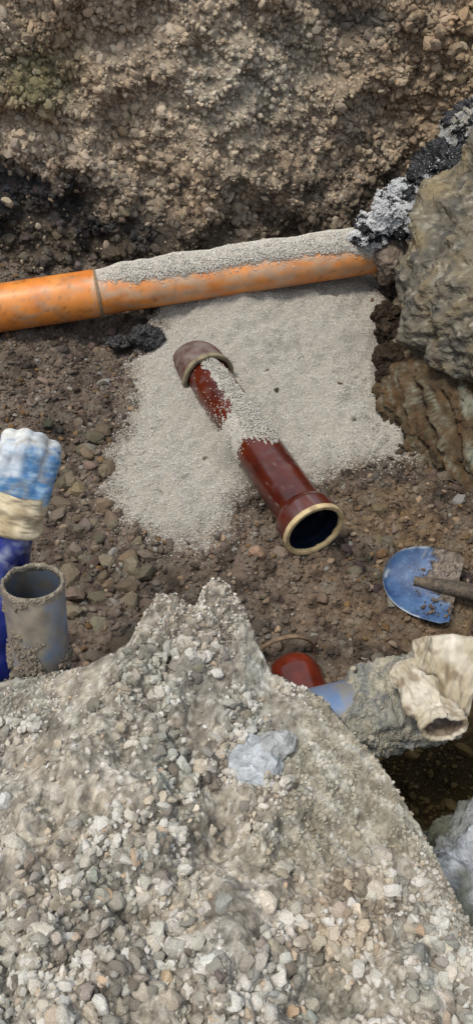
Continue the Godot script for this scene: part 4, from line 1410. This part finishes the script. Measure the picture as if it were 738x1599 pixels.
# ------------------------------------------------------------------ the worker reaching in from the left
func build_person() -> void:
	var root := thing("person", "worker in dark blue reaching in from the left with gloved fist", "person")
	var elbow := Vector3(-0.462, 0.285, -0.795)
	var wrist := Vector3(-0.386, 0.535, -0.972)
	var f := (wrist - elbow).normalized()
	var b := Vector3(0.27, 0.68, 0.68)
	b = (b - f * b.dot(f)).normalized()
	var s := f.cross(b).normalized()          # across the knuckles, towards the right of the picture
	if s.x < 0.0: s = -s
	# gloved fist: palm, four curled fingers, thumb across them
	var bones := []
	for k in 4:
		var o := (k - 1.5) * 0.0262
		var knuckle := wrist + f * (0.107 - 0.0050 * pow(absf(k - 1.3), 1.7)) + s * o * 0.97 + b * (0.006 - 0.0055 * absf(k - 1.5))
		bones.append([wrist + f * 0.0130 + s * o * 0.75, knuckle, 0.0200, 0.0162])
		var p1 := knuckle + f * 0.0173 - b * 0.0433
		var p2 := p1 - f * 0.0325 - b * 0.0152
		var p3 := p2 - f * 0.0217 + b * 0.0173
		bones.append([knuckle, p1, 0.0157, 0.0141])
		bones.append([p1, p2, 0.0141, 0.0130])
		bones.append([p2, p3, 0.0130, 0.0119])
	bones.append([wrist + f * 0.0325 - b * 0.0108 - s * 0.0217, wrist + f * 0.0921 - b * 0.0086 + s * 0.0217, 0.0217, 0.0195])
	var tb := wrist + f * 0.0303 - s * 0.0369 - b * 0.0108
	var t1 := tb + f * 0.0325 - s * 0.0195 - b * 0.0173
	var t2 := t1 + f * 0.0281 + s * 0.0130 - b * 0.0238
	bones.append([wrist + f * 0.0054 - s * 0.0130, tb, 0.0217, 0.0189])
	bones.append([tb, t1, 0.0179, 0.0157])
	bones.append([t1, t2, 0.0157, 0.0135])
	var glove_tint := func(p: Vector3) -> Color:
		var t: float = (p - wrist).dot(f)
		var q: float = (p - wrist).dot(s)
		var m := 0.6 * n_mid.get_noise_3dv(p * 34.0) + 0.5 * n_mid.get_noise_2d(t * 130.0, q * 24.0)
		var c := lin(78, 122, 168).lerp(lin(150, 174, 196), clampf(0.4 + m * 1.6, 0, 1))
		var white := smooth(-0.002, -0.016, q + 0.010 * m) * smooth(0.052, 0.062, t + 0.006 * m)
		c = c.lerp(lin(214, 220, 226), white * (0.75 + 0.5 * m))
		c = c.lerp(lin(222, 218, 206), smooth(0.108, 0.122, t + 0.012 * m) * 0.55)
		c = c.lerp(lin(150, 140, 122), clampf(n_mid.get_noise_3dv(p * 26.0 + Vector3(8, 1, 3)) * 1.3 - 0.1, 0, 0.5))
		return c.lerp(lin(206, 192, 164), smooth(0.022, 0.014, t + 0.004 * m))
	var glove := obj("glove", body_mesh(bones, 0.0032, 320.0, glove_tint, func(p): return b * (0.0012 * n_mid.get_noise_3dv(p * 55.0) + 0.0035 * n_ridge_soft.get_noise_3dv(p * 14.0))), mats.cloth, root)
	# two-part cuff
	var cuff_radius := func(t: float, a: float) -> float: return 0.0455 + 0.0022 * sin(t * 13.0) + 0.004 * n_mid.get_noise_3d(t * 3.0, cos(a) * 1.2, sin(a) * 1.2) + 0.002 * n_ridge_soft.get_noise_3d(t * 5.0, cos(a), sin(a)) - 0.004 * smooth(0.9, 1.0, t) - 0.003 * smooth(0.06, 0.0, t)
	obj("cuff", tube(line(wrist - f * 0.044, wrist + f * 0.030, 60), 56, cuff_radius, func(_t, _a, p): return lin(208, 194, 166).lerp(lin(166, 148, 118), clampf(0.25 + n_mid.get_noise_3dv(p * 22.0) * 1.4, 0, 0.8)), b), mats.cloth, glove)

	# dark blue sleeve and the rest of the crouching body, beyond the left edge of the picture
	var shoulder := Vector3(-0.745, 0.50, -0.74)
	var chest := Vector3(-0.90, 0.52, -0.66)
	var pelvis := Vector3(-1.16, 0.27, -0.42)
	var far_sh := Vector3(-0.93, 0.56, -0.42)
	var far_elbow := Vector3(-0.78, 0.36, -0.25)
	var far_hand := Vector3(-0.70, 0.20, -0.42)
	var knee := Vector3(-0.80, 0.08, -0.62)
	var knee2 := Vector3(-0.86, 0.10, -0.28)
	var body := [
		[wrist - f * 0.040, elbow, 0.0350, 0.052], [elbow, shoulder, 0.050, 0.066], [shoulder, chest, 0.072, 0.105], [far_sh, chest, 0.072, 0.105],
		[chest, pelvis, 0.125, 0.135], [chest.lerp(pelvis, 0.4) + Vector3(0, -0.02, 0.07), chest.lerp(pelvis, 0.4) + Vector3(0, -0.02, -0.07), 0.11, 0.11],
		[far_sh, far_elbow, 0.062, 0.048], [far_elbow, far_hand, 0.047, 0.035],
		[pelvis, knee, 0.100, 0.068], [pelvis, knee2, 0.100, 0.068], [knee, Vector3(-1.20, 0.075, -0.66), 0.066, 0.045], [knee2, Vector3(-1.26, 0.075, -0.26), 0.066, 0.045],
		[Vector3(-1.20, 0.07, -0.66), Vector3(-1.28, 0.06, -0.66), 0.045, 0.038], [Vector3(-1.26, 0.07, -0.26), Vector3(-1.34, 0.06, -0.26), 0.045, 0.038]]
	var sleeve_tint := func(p: Vector3) -> Color:
		var c := lin(22, 40, 128).lerp(lin(14, 20, 62), clampf(0.4 + n_mid.get_noise_3dv(p * 12.0) * 1.6, 0, 1))
		return c.lerp(lin(150, 156, 172), clampf(n_mid.get_noise_3dv(p * 24.0 + Vector3(2, 2, 2)) * 1.8 - 0.15, 0, 0.7) * smooth(0.22, 0.12, p.distance_to(wrist)))
	obj("overalls", body_mesh(body, 0.010, 60.0, sleeve_tint, func(p): return Vector3(0.5, 0.6, 0.6) * (0.007 * n_ridge.get_noise_3dv(p * 9.0) + 0.003 * n_mid.get_noise_3dv(p * 30.0))), mats.sleeve, root)
	var head := Vector3(-0.79, 0.735, -0.70)
	var fw := Vector3(0.62, -0.50, -0.60).normalized()
	var hu := (Vector3.UP - fw * fw.y).normalized()
	var hs := fw.cross(hu)
	var face := [[chest + Vector3(0.03, 0.06, 0), head - hu * 0.05, 0.058, 0.056], [head + hu * 0.03 - fw * 0.02, head + hu * 0.03 + fw * 0.02, 0.080, 0.076], [head - hu * 0.05 + fw * 0.03, head - hu * 0.075 + fw * 0.05, 0.052, 0.040],
		[head + hu * 0.01 + fw * 0.085, head - hu * 0.025 + fw * 0.104, 0.011, 0.015], [head + hs * 0.076, head + hs * 0.080 - hu * 0.03, 0.016, 0.011], [head - hs * 0.076, head - hs * 0.080 - hu * 0.03, 0.016, 0.011]]
	obj("head", body_mesh(face, 0.006, 110.0, func(p):
		var c := lin(196, 142, 112)
		for e in [-1.0, 1.0]:
			c = c.lerp(lin(40, 30, 26), smooth(0.014, 0.009, p.distance_to(head + hu * 0.012 + fw * 0.090 + hs * 0.030 * e)))
		return c.lerp(lin(150, 80, 70), smooth(0.012, 0.006, absf((p - head).dot(hu) + 0.062)) * smooth(0.03, 0.02, absf((p - head).dot(hs))) * smooth(0.06, 0.075, (p - head).dot(fw)))), mats.skin, root)
	obj("knit_hat", body_mesh([[head + hu * 0.055 - fw * 0.025, head + hu * 0.06 + fw * 0.005, 0.090, 0.084]], 0.008, 90.0, func(_p): return lin(38, 40, 46)), mats.cloth, root)
	var hb := []
	for k in 4:
		var o := Vector3(0.015, -0.004, -0.02) * (k - 1.5)
		hb.append([far_hand + o * 0.5, far_hand + Vector3(0.05, -0.045, -0.05) + o, 0.017, 0.013])
		hb.append([far_hand + Vector3(0.05, -0.045, -0.05) + o, far_hand + Vector3(0.075, -0.085, -0.07) + o, 0.012, 0.010])
	hb.append([far_hand + Vector3(0.01, -0.01, 0.01), far_hand + Vector3(0.055, -0.05, 0.03), 0.015, 0.011])
	obj("glove", body_mesh(hb, 0.0045, 220.0, func(_p): return lin(206, 192, 164)), mats.cloth, root)
